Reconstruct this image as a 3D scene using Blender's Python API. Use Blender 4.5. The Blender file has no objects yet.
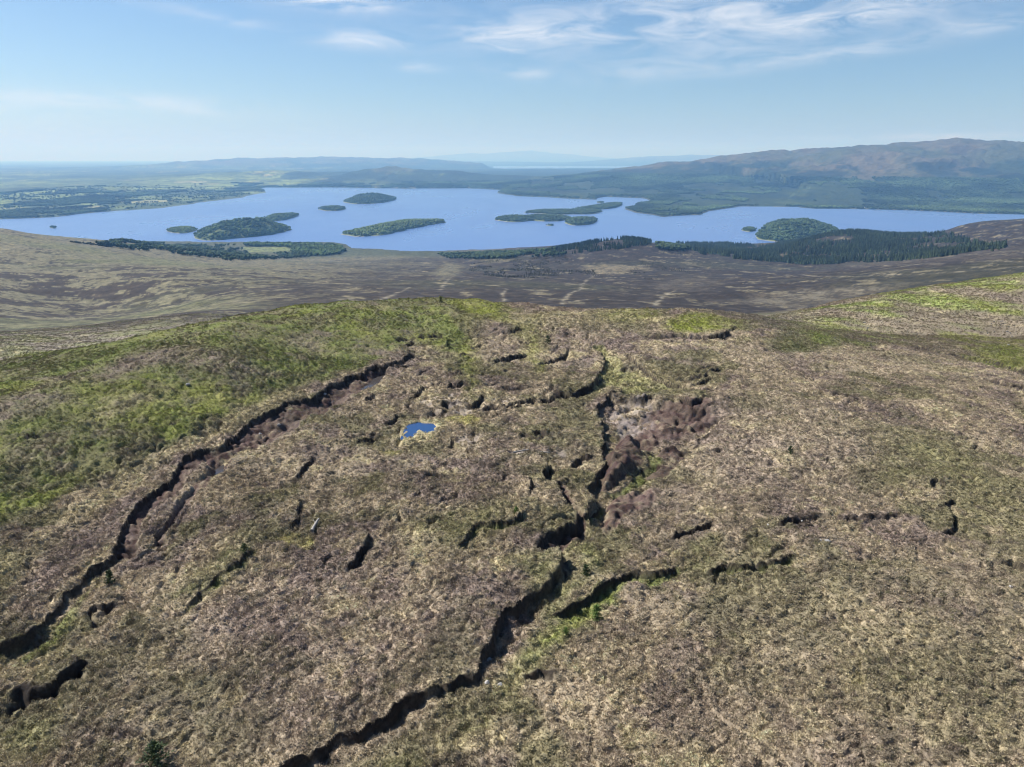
import bpy, math, random
import numpy as np
from mathutils import Vector

rng = np.random.default_rng(7)
random.seed(7)
scene = bpy.context.scene
col = scene.collection
R = math.radians

# ------------------------------------------------------------------ camera
F_PX, CX, CY = 718.0, 512.0, 383.5
CAM_Z = 400.0                      # metres above the loch
PITCH = R(17.44)
cam_d = bpy.data.cameras.new("camera")
cam_d.sensor_width = 36.0
cam_d.lens = 36.0 * F_PX / 1024.0
cam_d.clip_start, cam_d.clip_end = 1.0, 300000.0
cam = bpy.data.objects.new("camera", cam_d)
cam.location = (0, 0, CAM_Z)
cam.rotation_euler = (math.pi / 2 - PITCH, 0, 0)
col.objects.link(cam)
scene.camera = cam

# ------------------------------------------------------------------ light
SUN_AZ, SUN_EL = R(-70), R(46)     # ahead and to the left of the view
SUN_STRENGTH = 5.0
SKY_STRENGTH = 0.06
sun_vec = Vector((math.sin(SUN_AZ) * math.cos(SUN_EL), math.cos(SUN_AZ) * math.cos(SUN_EL), math.sin(SUN_EL)))
sun_d = bpy.data.lights.new("sun", 'SUN')
sun_d.energy = SUN_STRENGTH
sun_d.angle = R(0.53)
sun_d.color = (1.0, 0.97, 0.92)
sun_o = bpy.data.objects.new("sun", sun_d)
sun_o.rotation_euler = (-sun_vec).to_track_quat('-Z', 'Y').to_euler()
sun_o.location = (-300, 0, 900)
col.objects.link(sun_o)

scene.view_settings.view_transform = 'Standard'
scene.view_settings.look = 'None'
scene.view_settings.exposure = 0.85
scene.view_settings.gamma = 1.0
scene.view_settings.use_curve_mapping = False
scene.cycles.max_bounces = 4
scene.cycles.diffuse_bounces = 2
scene.cycles.glossy_bounces = 2
scene.cycles.transmission_bounces = 2
scene.cycles.transparent_max_bounces = 4
scene.cycles.volume_bounces = 0
scene.cycles.use_denoising = True
scene.cycles.filter_width = 1.15
scene.cycles.use_adaptive_sampling = True
scene.cycles.adaptive_threshold = 0.02


class NT:
    """small helper around a node tree"""
    def __init__(self, tree):
        self.t = tree
        tree.nodes.clear()

    def n(self, kind, **kw):
        nd = self.t.nodes.new(kind)
        for k, v in kw.items():
            if k == 'ins':
                for i, val in v.items():
                    if isinstance(val, bpy.types.NodeSocket):
                        self.t.links.new(val, nd.inputs[i])
                    else:
                        nd.inputs[i].default_value = val
            else:
                setattr(nd, k, v)
        return nd

    def math(self, op, a, b=None, clamp=False):
        nd = self.t.nodes.new('ShaderNodeMath')
        nd.operation = op
        nd.use_clamp = clamp
        for i, v in enumerate((a, b)):
            if v is None:
                continue
            if isinstance(v, bpy.types.NodeSocket):
                self.t.links.new(v, nd.inputs[i])
            else:
                nd.inputs[i].default_value = v
        return nd.outputs[0]

    def mix(self, fac, a, b, blend='MIX'):
        nd = self.t.nodes.new('ShaderNodeMix')
        nd.data_type = 'RGBA'
        nd.blend_type = blend
        for sock, v in ((nd.inputs[0], fac), (nd.inputs[6], a), (nd.inputs[7], b)):
            if isinstance(v, bpy.types.NodeSocket):
                self.t.links.new(v, sock)
            else:
                sock.default_value = v
        return nd.outputs[2]

    def ramp(self, fac, stops):
        nd = self.t.nodes.new('ShaderNodeValToRGB')
        e = nd.color_ramp.elements
        while len(e) < len(stops):
            e.new(0.5)
        for el, (p, c) in zip(e, stops):
            el.position = p
            el.color = c if len(c) == 4 else (*c, 1)
        self.t.links.new(fac, nd.inputs[0])
        return nd.outputs[0]

    def link(self, a, b):
        self.t.links.new(a, b)


# world: clear sky with thin high cloud
world = bpy.data.worlds.new("World")
scene.world = world
world.use_nodes = True
w = NT(world.node_tree)
sky = w.n('ShaderNodeTexSky', sky_type='NISHITA', sun_disc=False, sun_elevation=SUN_EL, sun_rotation=SUN_AZ,
          altitude=400, air_density=1.0, dust_density=0.9, ozone_density=2.5)
tc = w.n('ShaderNodeTexCoord')
sep = w.n('ShaderNodeSeparateXYZ', ins={0: tc.outputs['Generated']})
az = w.math('ARCTAN2', sep.outputs[0], sep.outputs[1])
el = w.math('ARCSINE', sep.outputs[2])
cxyz = w.n('ShaderNodeCombineXYZ', ins={0: w.math('MULTIPLY', az, 7.0), 1: w.math('MULTIPLY', el, 30.0)})
nz = w.n('ShaderNodeTexNoise', ins={'Vector': cxyz.outputs[0], 'Scale': 1.6, 'Detail': 9.0, 'Roughness': 0.62, 'Distortion': 0.8})
cx2 = w.n('ShaderNodeCombineXYZ', ins={0: w.math('MULTIPLY', az, 2.0), 1: w.math('MULTIPLY', el, 7.0), 2: 4.0})
nb = w.n('ShaderNodeTexNoise', ins={'Vector': cx2.outputs[0], 'Scale': 1.5, 'Detail': 3.0, 'Roughness': 0.5})


def cloud(az_deg, el_deg, wa, we, tilt, gain):
    da = w.math('SUBTRACT', az, R(az_deg))
    de = w.math('SUBTRACT', w.math('SUBTRACT', el, R(el_deg)), w.math('MULTIPLY', da, tilt))
    q = w.math('ADD', w.math('POWER', w.math('ABSOLUTE', w.math('DIVIDE', da, R(wa))), 2.0),
               w.math('POWER', w.math('ABSOLUTE', w.math('DIVIDE', de, R(we))), 2.0))
    return w.math('MULTIPLY', w.math('POWER', 2.718, w.math('MULTIPLY', q, -1.0)), gain)


def az_el(u, v):
    dx, dy = (u - CX) / F_PX, -(v - CY) / F_PX
    y = math.cos(PITCH) + dy * math.sin(PITCH)
    z = -math.sin(PITCH) + dy * math.cos(PITCH)
    return math.degrees(math.atan2(dx, y)), math.degrees(math.atan2(z, math.hypot(dx, y)))


tot = None
for u, v, wu, wv, tilt, g in ((700, 18, 190, 24, 0.03, 1.0), (520, 34, 60, 9, 0.0, .8), (880, 12, 130, 9, .15, .7), (362, 40, 38, 7, -.03, 1.1),
                              (335, 3, 52, 8, 0, 1.25), (522, 72, 26, 5, -.05, .85), (418, 68, 20, 4, 0, .7), (220, 18, 60, 5, -.12, .6),
                              (150, 104, 95, 7, -.04, .7), (30, 104, 90, 10, 0, .55), (820, 55, 130, 7, .1, .5), (640, 70, 70, 8, .05, .45),
                              (1010, 20, 60, 8, .05, .35), (960, 137, 120, 3, 0, .7), (650, 145, 60, 3, 0, .45), (510, 50, 20, 3, -.1, .6)):
    a_, e_ = az_el(u, v)
    c_ = cloud(a_, e_, wu / 13.0, wv / 13.0, tilt, g)
    tot = c_ if tot is None else w.math('ADD', tot, c_)
# the same thin cirrus goes on over the rest of the sky
gen = w.math('MULTIPLY', w.math('SUBTRACT', nb.outputs[0], 0.56, clamp=True), 2.0)
gen = w.math('MULTIPLY', gen, w.math('MULTIPLY', w.math('SUBTRACT', el, R(12), clamp=True), 3.0, clamp=True))
tot = w.math('ADD', tot, gen)
mask = w.math('MULTIPLY', w.math('MULTIPLY', w.math('SUBTRACT', nz.outputs[0], 0.37, clamp=True), 2.8, clamp=True), tot)
mask = w.math('MULTIPLY', mask, 0.95, clamp=True)
clear = w.mix(1.0, sky.outputs[0], (.79, .92, 1.07, 1), 'MULTIPLY')
skyc = w.mix(mask, clear, (8.2, 8.7, 9.4, 1))
bg = w.n('ShaderNodeBackground', ins={0: skyc, 1: SKY_STRENGTH})
wo = w.n('ShaderNodeOutputWorld', ins={0: bg.outputs[0]})


# ------------------------------------------------------------------ numeric helpers
def _hash(ix, iy, seed):
    h = (ix.astype(np.int64) * 374761393 + iy.astype(np.int64) * 668265263 + seed * 974711) & 0xffffffff
    h = ((h ^ (h >> 13)) * 1274126177) & 0xffffffff
    h = h ^ (h >> 16)
    return h


def perlin(x, y, seed=0):
    ix, iy = np.floor(x), np.floor(y)
    fx, fy = x - ix, y - iy
    ix, iy = ix.astype(np.int64), iy.astype(np.int64)
    ux, uy = fx * fx * fx * (fx * (fx * 6 - 15) + 10), fy * fy * fy * (fy * (fy * 6 - 15) + 10)

    def g(ax, ay, bx, by):
        a = _hash(ax, ay, seed) * (2 * np.pi / 4294967296.0)
        return np.cos(a) * bx + np.sin(a) * by
    a = g(ix, iy, fx, fy)
    b = g(ix + 1, iy, fx - 1, fy)
    c = g(ix, iy + 1, fx, fy - 1)
    d = g(ix + 1, iy + 1, fx - 1, fy - 1)
    return ((a * (1 - ux) + b * ux) * (1 - uy) + (c * (1 - ux) + d * ux) * uy) * 1.5


def fbm(x, y, scale, octv=4, seed=0, rough=0.5, ax=1.0, ay=1.0):
    r, amp, tot_ = 0.0, 1.0, 0.0
    px, py = x / scale * ax, y / scale * ay
    for o in range(octv):
        r = r + amp * perlin(px, py, seed + o * 17)
        tot_ += amp
        amp *= rough
        px, py = px * 2.03 + 13.7, py * 2.03 + 7.1
    return r / tot_


def voronoi(x, y, seed=0):
    """cell id (0..1) and F2-F1 of a jittered grid"""
    ix, iy = np.floor(x).astype(np.int64), np.floor(y).astype(np.int64)
    f1 = np.full(x.shape, 9.0)
    f2 = np.full(x.shape, 9.0)
    cid = np.zeros(x.shape)
    for dx in (-1, 0, 1):
        for dy in (-1, 0, 1):
            jx, jy = ix + dx, iy + dy
            h = _hash(jx, jy, seed)
            px = jx + (h & 1023) / 1024.0
            py = jy + ((h >> 10) & 1023) / 1024.0
            d = np.hypot(px - x, py - y)
            nearer = d < f1
            f2 = np.where(nearer, f1, np.minimum(f2, d))
            cid = np.where(nearer, ((h >> 20) & 1023) / 1023.0, cid)
            f1 = np.minimum(f1, d)
    return cid, f2 - f1


def sst(a, b, x):
    t = np.clip((x - a) / (b - a), 0, 1)
    return t * t * (3 - 2 * t)


def lerp(a, b, t):
    return a + (b - a) * t


def ray(u, v):
    u, v = np.asarray(u, float), np.asarray(v, float)
    dx, dy = (u - CX) / F_PX, -(v - CY) / F_PX
    return dx, math.cos(PITCH) + dy * math.sin(PITCH), -math.sin(PITCH) + dy * math.cos(PITCH)


def at_y(u, v, y):
    dx, dy, dz = ray(u, v)
    t = y / dy
    return dx * t, y + 0 * t, dz * t


def at_z(u, v, z):
    dx, dy, dz = ray(u, v)
    t = z / dz
    return dx * t, dy * t, z + 0 * t


def half_w(y):
    return 15.0 + 0.85 * y


def seg_dist(px, py, poly):
    """distance to a polyline and the position along it (0..1)"""
    P = np.asarray(poly, float)
    best = np.full(px.shape, 1e18)
    along = np.zeros(px.shape)
    L = np.hypot(np.diff(P[:, 0]), np.diff(P[:, 1]))
    cum = np.concatenate([[0], np.cumsum(L)])
    for i in range(len(P) - 1):
        ax, ay = P[i]
        bx, by = P[i + 1]
        vx, vy = bx - ax, by - ay
        t = np.clip(((px - ax) * vx + (py - ay) * vy) / max(vx * vx + vy * vy, 1e-9), 0, 1)
        d = (px - ax - t * vx) ** 2 + (py - ay - t * vy) ** 2
        m = d < best
        best = np.where(m, d, best)
        along = np.where(m, (cum[i] + t * L[i]) / cum[-1], along)
    return np.sqrt(best), along


def inside(px, py, poly):
    P = np.asarray(poly, float)
    r = np.zeros(px.shape, bool)
    j = len(P) - 1
    for i in range(len(P)):
        xi, yi = P[i]
        xj, yj = P[j]
        if yi != yj:
            c = ((yi > py) != (yj > py)) & (px < (xj - xi) * (py - yi) / (yj - yi) + xi)
            r ^= c
        j = i
    return r


def smooth_line(P, n=4):
    """Catmull-Rom resampling"""
    P = np.asarray(P, float)
    if len(P) < 3:
        return P
    Q = np.vstack([2 * P[0] - P[1], P, 2 * P[-1] - P[-2]])
    out = []
    for i in range(1, len(Q) - 2):
        for k in range(n):
            t = k / n
            a, b, c, d = Q[i - 1], Q[i], Q[i + 1], Q[i + 2]
            out.append(0.5 * (2 * b + (c - a) * t + (2 * a - 5 * b + 4 * c - d) * t * t + (3 * b - a - 3 * c + d) * t ** 3))
    out.append(P[-1])
    return np.array(out)


# ------------------------------------------------------------------ base height of the moor (relative to the camera)
ctl = []


def cz(u, v, z):
    x, y, zz = at_z(u, v, z)
    ctl.append((float(x), float(y), z))


def cy_(u, v, y):
    x, yy, z = at_y(u, v, y)
    ctl.append((float(x), y, float(z)))


def ch(u, y, z):
    ctl.append(((u - CX) / F_PX * y / 0.99, y, z))


# the bog plateau
for u, z in ((-150, -34.5), (100, -33.5), (300, -32.8), (512, -32.4), (750, -32.2), (950, -32), (1180, -32)):
    for v in (790, 700, 600, 520):
        cz(u, v, z + (0.4 if v == 520 else 0))
for u, v, z in ((300, 450, -32), (420, 430, -32.2), (512, 430, -32), (640, 430, -32.2), (760, 430, -31.6), (900, 430, -32), (1080, 430, -32.6),
                (400, 375, -31.8), (512, 370, -31.5), (620, 365, -31.8), (760, 370, -31.8), (900, 390, -32.6), (1024, 385, -34), (1120, 385, -34),
                (480, 330, -31), (560, 330, -31.3), (650, 330, -31.3), (720, 326, -31.3),
                (540, 309, -31), (610, 312, -31.4), (690, 312, -31.2), (760, 321, -33), (800, 332, -33.4), (845, 341, -35), (920, 350, -36), (1024, 362, -37),
                (230, 345, -27.2), (170, 340, -27.4), (60, 395, -28.2), (110, 375, -27.6), (350, 304, -28.3), (300, 335, -28.8), (240, 412, -31), (330, 375, -31),
                (100, 475, -31.7), (0, 525, -32.3), (-80, 500, -31.5), (0, 440, -29.8), (0, 372, -29.2), (-80, 400, -29), (90, 353, -28.2), (440, 304, -29.4), (485, 305, -30), (400, 325, -30), (180, 385, -28.6), (120, 420, -29.6), (210, 326, -28)):
    cz(u, v, z)
# ground falling away behind the brow
for u, y, z in ((0, 180, -54), (-100, 180, -56), (100, 180, -51), (200, 195, -49), (350, 215, -50), (450, 215, -51), (540, 215, -52), (650, 215, -52), (400, 400, -96), (512, 400, -97),
                (650, 400, -96), (300, 400, -92), (1024, 500, -100), (900, 550, -125), (800, 620, -138), (1150, 500, -92), (1150, 300, -40)):
    ch(u, y, z)
for u, v, y in ((0, 350, 250), (-80, 352, 250), (100, 340, 300), (200, 316, 400), (0, 330, 450), (100, 312, 750), (300, 300, 600), (450, 300, 700), (600, 305, 700),
                (1024, 330, 180), (1120, 325, 180), (1024, 300, 230), (1024, 274, 300), (900, 310, 220), (900, 290, 320), (850, 300, 280), (820, 325, 180), (800, 311, 320), (745, 313, 420), (745, 322, 230),
                (900, 275, 1000), (1024, 262, 1000), (1150, 255, 1000), (800, 285, 1000), (650, 290, 1000), (500, 285, 1000), (300, 280, 1000), (150, 280, 900), (0, 290, 800), (-100, 280, 800),
                (0, 260, 1200), (-100, 250, 1200), (150, 256, 1700), (300, 264, 1900), (380, 262, 2200), (450, 266, 2000), (450, 257, 2700), (380, 255, 2800), (600, 264, 1900), (622, 239.5, 2500), (645, 241, 2500), (600, 241.5, 2530), (580, 245.5, 2600), (662, 245, 2550), (560, 249, 2700), (510, 254, 2700), (700, 272, 1700),
                (690, 250, 2600), (730, 254, 2500), (800, 264, 2100), (840, 233, 2700), (862, 233, 2680), (815, 238, 2720), (780, 249, 2800), (880, 235, 2700), (930, 236, 2700), (930, 252, 2000), (1024, 245, 1600), (1150, 238, 1600), (1024, 219, 2700), (1150, 215, 2700), (965, 224, 2700),
                (0, 229.5, 1700), (-100, 224, 1700), (60, 238, 2000), (130, 243, 2300), (200, 252, 2600), (300, 257, 2800), (200, 246, 3250), (290, 247.5, 3200), (400, 253, 3050), (500, 252.5, 3080), (700, 246.5, 3300)):
    cy_(u, v, y)
for u in range(-150, 1200, 130):
    ch(u, 3800, -404)
    ch(u, 4400, -430)
ctl = np.array(ctl)


def pq(x, y):
    return x / half_w(y) * 1.5, np.log(y + 12.0)


cp, cq = pq(ctl[:, 0], ctl[:, 1])


def tps(r2):
    return 0.5 * r2 * np.log(r2 + 1e-9)


n_c = len(ctl)
A = np.zeros((n_c + 3, n_c + 3))
A[:n_c, :n_c] = tps((cp[:, None] - cp[None]) ** 2 + (cq[:, None] - cq[None]) ** 2) + np.eye(n_c) * 1e-5
A[:n_c, n_c:] = np.stack([np.ones(n_c), cp, cq], 1)
A[n_c:, :n_c] = A[:n_c, n_c:].T
# interpolate slope-like quantity z / y so that near metres and far hundreds weigh alike
wts = np.linalg.solve(A, np.concatenate([ctl[:, 2] / ctl[:, 1], [0, 0, 0]]))


def base_z(x, y):
    """relative height of the moor, from scattered spot heights"""
    sh = np.shape(x)
    x, y = np.ravel(x), np.ravel(y)
    p, q = pq(x, y)
    out = wts[n_c] + wts[n_c + 1] * p + wts[n_c + 2] * q
    for i in range(n_c):
        out = out + wts[i] * tps((p - cp[i]) ** 2 + (q - cq[i]) ** 2)
    return (out * y).reshape(sh)


def on_ground(pts, ymin=20, ymax=4300):
    """where the sight lines of surveyed points meet the moor -> world x, y"""
    P = np.asarray(pts, float)
    ys = np.exp(np.linspace(math.log(ymin), math.log(ymax), 500))
    dx, dy, dz = ray(P[:, 0], P[:, 1])
    X = dx[:, None] / dy[:, None] * ys[None]
    Y = np.broadcast_to(ys[None], X.shape)
    Zr = dz[:, None] / dy[:, None] * ys[None]
    below = Zr <= base_z(X, Y)
    k = np.where(below.any(1), below.argmax(1), len(ys) - 1)
    k = np.maximum(k, 1)
    r = np.arange(len(P))
    d0 = (Zr - base_z(X, Y))
    a, b = d0[r, k - 1], d0[r, k]
    t = np.clip(a / np.where(np.abs(a - b) < 1e-9, 1e-9, a - b), 0, 1)
    yy = ys[k - 1] * (1 - t) + ys[k] * t
    return np.stack([dx / dy * yy, yy], 1)


# ------------------------------------------------------------------ grid of the moor
NC = 880
rows = [19.0]
while rows[-1] < 4500:
    y = rows[-1]
    k = 0.0030 if y < 125 else (0.0042 if y < 170 else (0.011 if y < 560 else 0.0075))
    rows.append(y * (1 + k))
rows = np.array(rows)
NR = len(rows)
s = np.linspace(-1, 1, NC)
X = s[None] * half_w(rows)[:, None]
Y = np.repeat(rows[:, None], NC, 1)

# base evaluated on a coarser grid and interpolated
ri = np.unique(np.concatenate([np.arange(0, NR, 6), [NR - 1]]))
ci = np.unique(np.concatenate([np.arange(0, NC, 8), [NC - 1]]))
Zc = base_z(X[np.ix_(ri, ci)], Y[np.ix_(ri, ci)])
Zt = np.stack([np.interp(np.arange(NC), ci, Zc[i]) for i in range(len(ri))])
Z = np.empty((NR, NC))
lo = np.searchsorted(ri, np.arange(NR), side='right') - 1
lo = np.minimum(lo, len(ri) - 2)
tt = (np.arange(NR) - ri[lo]) / (ri[lo + 1] - ri[lo])
Z[:] = Zt[lo] * (1 - tt)[:, None] + Zt[lo + 1] * tt[:, None]

near = Y[:, 0] < 430
nn = int(near.sum())
xn, yn = X[:nn], Y[:nn]

# relief: swells, hummocks, tussocky ground
und = fbm(xn, yn, 26, 3, 3) * 1.0 + fbm(xn, yn, 7, 3, 11) * 0.65
hum = fbm(xn, yn, 1.7, 3, 21, 0.6)
Z[:nn] += und * sst(18, 60, yn) * 0.8 + und * 0.2 + hum * 0.13
mid = slice(nn - 40, NR)
xm, ym = X[mid], Y[mid]
amp = sst(240, 700, ym)
Z[mid] += amp * (fbm(xm, ym, 260, 3, 31) * 5 + fbm(xm, ym, 60, 4, 37, .6) * 2.0)

# ------------------------------------------------------------------ peat channels, hags and pools of the bog
wx = xn + 1.3 * fbm(xn, yn, 4.2, 2, 41, .5) + 0.2 * fbm(xn, yn, 1.1, 2, 43)
wy = yn + 1.3 * fbm(xn, yn, 4.2, 2, 47, .5) + 0.2 * fbm(xn, yn, 1.1, 2, 49)
zwx0, zwy0 = fbm(xn, yn, 8, 2, 151) * 6, fbm(xn, yn, 8, 2, 153) * 6
notch = fbm(xn, yn, 2.3, 3, 53, .6)
n_mid = fbm(xn, yn, 5.5, 4, 73, .6)
n_fin = fbm(xn, yn, 1.1, 3, 79, .6)
dep = np.zeros_like(xn)            # depth cut into the peat
bank = np.zeros_like(xn)           # raw peat on the steep face
step = np.zeros_like(xn)           # ground stepping down across a channel
floor = {k: np.zeros_like(xn) for k in ('peat', 'bare', 'green', 'pale', 'gravel', 'turf')}


def window(poly, pad):
    P = np.asarray(poly)
    y0, y1 = P[:, 1].min() - pad, P[:, 1].max() + pad
    x0, x1 = P[:, 0].min() - pad, P[:, 0].max() + pad
    r0, r1 = np.searchsorted(rows[:nn], [y0, y1])
    r1 = min(r1 + 1, nn)
    hw = half_w(rows[r0:r1])
    if len(hw) == 0:
        return None
    hmin, hmax = hw.min(), hw.max()
    c0 = int(np.clip((min(x0 / hmin, x0 / hmax) + 1) / 2 * (NC - 1), 0, NC - 1))
    c1 = int(np.clip((max(x1 / hmin, x1 / hmax) + 1) / 2 * (NC - 1) + 2, 0, NC))
    return slice(r0, r1), slice(c0, c1)


def carve(upper, lower=None, width=1.0, depth=1.0, gentle=0.9, kind='peat', steep=0.18, edge=None):
    """a channel whose left-hand bank (walking along it) is steep, whose other side runs out gently"""
    if lower is None and depth < 1.1:
        width, depth = width * 1.05, depth * .95
    U = smooth_line(on_ground(upper))
    if lower is None:
        T = np.gradient(U, axis=0)
        T /= np.hypot(T[:, 0], T[:, 1])[:, None] + 1e-9
        k = np.linspace(0, 1, len(U))
        wd = width * np.clip(np.sin(np.pi * np.clip(k, .0, 1.)) * 3.0, 0.3, 1.0) * (.8 + .3 * np.sin(k * 23 + U[0, 0]))
        Lw = U + np.stack([T[:, 1], -T[:, 0]], 1) * wd[:, None]
    else:
        Lw = smooth_line(on_ground(lower))
    poly = np.vstack([U, Lw[::-1]])
    wnd = window(poly, 9.0)
    if wnd is None:
        return
    px, py = wx[wnd], wy[wnd]
    ins = inside(px, py, poly)
    du, al = seg_dist(px, py, U)
    dl, _ = seg_dist(px, py, Lw)
    tap = sst(0, .12, al) * sst(0, .12, 1 - al) if lower is None else sst(0, .02, al) * sst(0, .02, 1 - al)
    tap = tap * (.72 + .55 * sst(-.35, .35, notch[wnd]))
    depth_ = depth
    depth = depth * tap
    f = sst(0, steep, du) * sst(0, gentle, dl) * ins
    dep[wnd] = np.maximum(dep[wnd], depth * f)
    # the peat stands higher above the steep bank than across the channel
    up_side = (~ins) & (du < dl)
    dn_side = (~ins) & (du >= dl)
    sc_ = min(1.0, .35 + len(U) / 40)
    step[wnd] += np.where(up_side, .38 * depth * np.exp(-du / (3.2 * sc_)), 0) - np.where(dn_side, .30 * depth * np.exp(-dl / (3.2 * sc_)), 0) * sst(0, 1, np.minimum(du / (width + .5), 1))
    step[wnd] += np.where(ins, lerp(.38, -.30, np.clip(du / (du + dl + 1e-6), 0, 1)) * depth, 0)
    bank[wnd] = np.maximum(bank[wnd], np.where(ins, np.exp(-(du / (0.16 + 0.26 * depth)) ** 2), np.exp(-(du / .14) ** 2) * (du < dl)) * sst(.12, .4, depth))
    fl = ins * sst(0, .15, du) * sst(0, .5, dl) * sst(.1, .3, depth)
    floor[kind][wnd] = np.maximum(floor[kind][wnd], fl)


def mound(poly_px, height=1.0, kind=None, soft=0.6):
    """peat left standing inside a channel"""
    P = smooth_line(on_ground(poly_px + [poly_px[0]]), 3)
    wnd = window(P, 1.0)
    px, py = wx[wnd], wy[wnd]
    d, _ = seg_dist(px, py, P)
    m = sst(0, soft, d) * inside(px, py, P)
    dep[wnd] = dep[wnd] * (1 - m * height)
    step[wnd] += m * .35 * height
    for k in floor:
        floor[k][wnd] *= (1 - m)
    bank[wnd] *= (1 - m)
    if kind:
        floor[kind][wnd] = np.maximum(floor[kind][wnd], sst(0, .15, m))


def flat_patch(poly_px, kind, depth=0.0, soft=0.8):
    P = smooth_line(on_ground(poly_px + [poly_px[0]]), 3)
    wnd = window(P, 1.0)
    px, py = wx[wnd], wy[wnd]
    d, _ = seg_dist(px, py, P)
    m = sst(0, soft, d) * inside(px, py, P)
    dep[wnd] = np.maximum(dep[wnd], depth * m)
    floor[kind][wnd] = np.maximum(floor[kind][wnd], m)


# long gully on the left
carve([(-40, 668), (0, 648), (20, 640), (45, 622), (70, 605), (95, 575), (110, 560), (122, 535)],
      [(-40, 690), (0, 676), (25, 660), (50, 645), (75, 622), (100, 592), (118, 574), (134, 560)], depth=.85, gentle=2.0, kind='turf')
flat_patch([(20, 655), (50, 630), (75, 605), (100, 580), (106, 582), (80, 615), (55, 643), (25, 664)], 'green')
carve([(112, 556), (122, 530), (135, 515), (155, 494), (178, 481), (188, 463), (211, 452), (225, 447), (245, 432), (270, 415), (300, 399), (330, 386), (352, 378), (372, 370)],
      [(132, 566), (152, 553), (172, 535), (186, 520), (197, 500), (213, 480), (228, 468), (252, 454), (290, 431), (328, 407), (352, 394), (370, 388), (384, 378)], depth=.68, gentle=2.0, kind='bare')
mound([(128, 552), (142, 530), (158, 512), (180, 492), (190, 484), (196, 490), (180, 508), (165, 528), (148, 546), (134, 560)], .85, None, .45)
mound([(150, 549), (166, 532), (180, 514), (190, 503), (194, 506), (182, 524), (166, 540)], .8, None, .4)
mound([(184, 480), (195, 468), (210, 462), (214, 470), (204, 480), (192, 484)], .7, None, .5)
carve([(366, 374), (378, 369), (398, 364), (407, 355), (410, 347)], width=2.4, depth=.7, gentle=1.6, kind='peat')
carve([(404, 346), (412, 342), (420, 341)], width=1.3, depth=.8)
carve([(416, 338), (430, 337), (446, 337)], width=1.4, depth=.8)
carve([(12, 691), (33, 690), (55, 680), (70, 671), (88, 655)], width=1.5, depth=1.0, gentle=.9)
carve([(82, 626), (90, 612), (103, 604), (118, 601)], width=1.0, depth=.7, gentle=.8)
carve([(170, 612), (200, 595), (222, 580), (245, 560), (264, 543)], width=.8, depth=.55, gentle=.8, kind='green')
carve([(286, 527), (297, 517), (299, 502)], width=.6, depth=.75, gentle=.5)
carve([(342, 570), (357, 562), (366, 548), (366, 523)], width=.75, depth=.85, gentle=.5)
# channel through the middle of the bog
carve([(262, 790), (292, 766), (315, 752), (340, 738), (375, 722), (410, 703), (445, 688), (472, 678), (477, 660), (484, 645), (496, 625), (520, 602), (545, 585), (558, 574), (562, 565), (558, 553), (550, 545), (546, 538)],
      [(300, 792), (325, 772), (372, 744), (420, 718), (470, 694), (492, 680), (503, 660), (524, 636), (552, 608), (576, 588), (584, 574), (580, 562), (572, 550), (566, 540)], depth=.95, gentle=1.6, kind='turf')
carve([(534, 546), (546, 538), (560, 529), (567, 519), (568, 507), (561, 496), (552, 484)],
      [(556, 552), (570, 543), (578, 533), (584, 520), (580, 506), (572, 494), (560, 480)], depth=1.05, gentle=1.2, kind='bare')
carve([(568, 574), (563, 562), (556, 551), (546, 544), (536, 543)], width=1.9, depth=1.0, gentle=1.0, kind='peat')
carve([(549, 484), (546, 472), (545, 458)], width=1.1, depth=1.1, gentle=.4)
carve([(533, 498), (535, 488), (534, 480)], width=.7, depth=.9, gentle=.4)
carve([(455, 553), (465, 540), (480, 530), (505, 525), (522, 518), (531, 507)], width=.9, depth=.8, gentle=.8, kind='green')
carve([(552, 617), (570, 605), (590, 590), (620, 575), (650, 568), (676, 557)], width=1.9, depth=.92, gentle=1.4, kind='green')
carve([(668, 542), (690, 528), (716, 520)], width=.9, depth=.7, gentle=.7)
carve([(698, 569), (740, 563), (780, 560), (806, 556)], width=.9, depth=.65, gentle=.7, kind='green')
carve([(780, 526), (800, 521), (836, 519)], width=.7, depth=.6, gentle=.5)
carve([(842, 521), (870, 520), (906, 518)], width=.6, depth=.45, gentle=.5)
carve([(936, 534), (948, 525), (952, 512), (949, 500)], width=.9, depth=.8, gentle=.6)
carve([(928, 492), (938, 489), (950, 491)], width=1.2, depth=.7, gentle=.7)
carve([(980, 560), (1000, 564), (1018, 571)], width=.9, depth=.5, gentle=.6)
carve([(520, 672), (540, 667), (560, 668)], width=.6, depth=.4, gentle=.6)
# eroded hollow with bare peat
carve([(586, 522), (590, 500), (594, 478), (602, 458), (603, 440), (600, 422), (604, 402), (612, 394)],
      [(610, 530), (636, 512), (650, 492), (668, 474), (690, 458), (712, 440), (728, 424), (732, 408), (722, 398), (690, 394), (650, 392)], depth=.95, gentle=2.8, kind='turf')
flat_patch([(640, 412), (655, 402), (690, 400), (716, 404), (712, 418), (690, 428), (660, 432), (640, 428)], 'bare')
flat_patch([(596, 520), (604, 494), (622, 486), (650, 484), (656, 496), (634, 510), (612, 530)], 'bare')
flat_patch([(612, 440), (622, 428), (648, 426), (660, 436), (646, 446), (630, 440)], 'bare')
flat_patch([(606, 408), (622, 397), (648, 397), (658, 410), (652, 421), (634, 432), (617, 428)], 'gravel')
mound([(593, 478), (600, 460), (613, 442), (630, 429), (641, 436), (641, 458), (631, 474), (612, 486), (598, 486)], .95, 'bare', 1.6)
mound([(644, 470), (650, 450), (672, 442), (690, 447), (678, 462), (660, 475)], .8, 'bare', 1.2)
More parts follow.
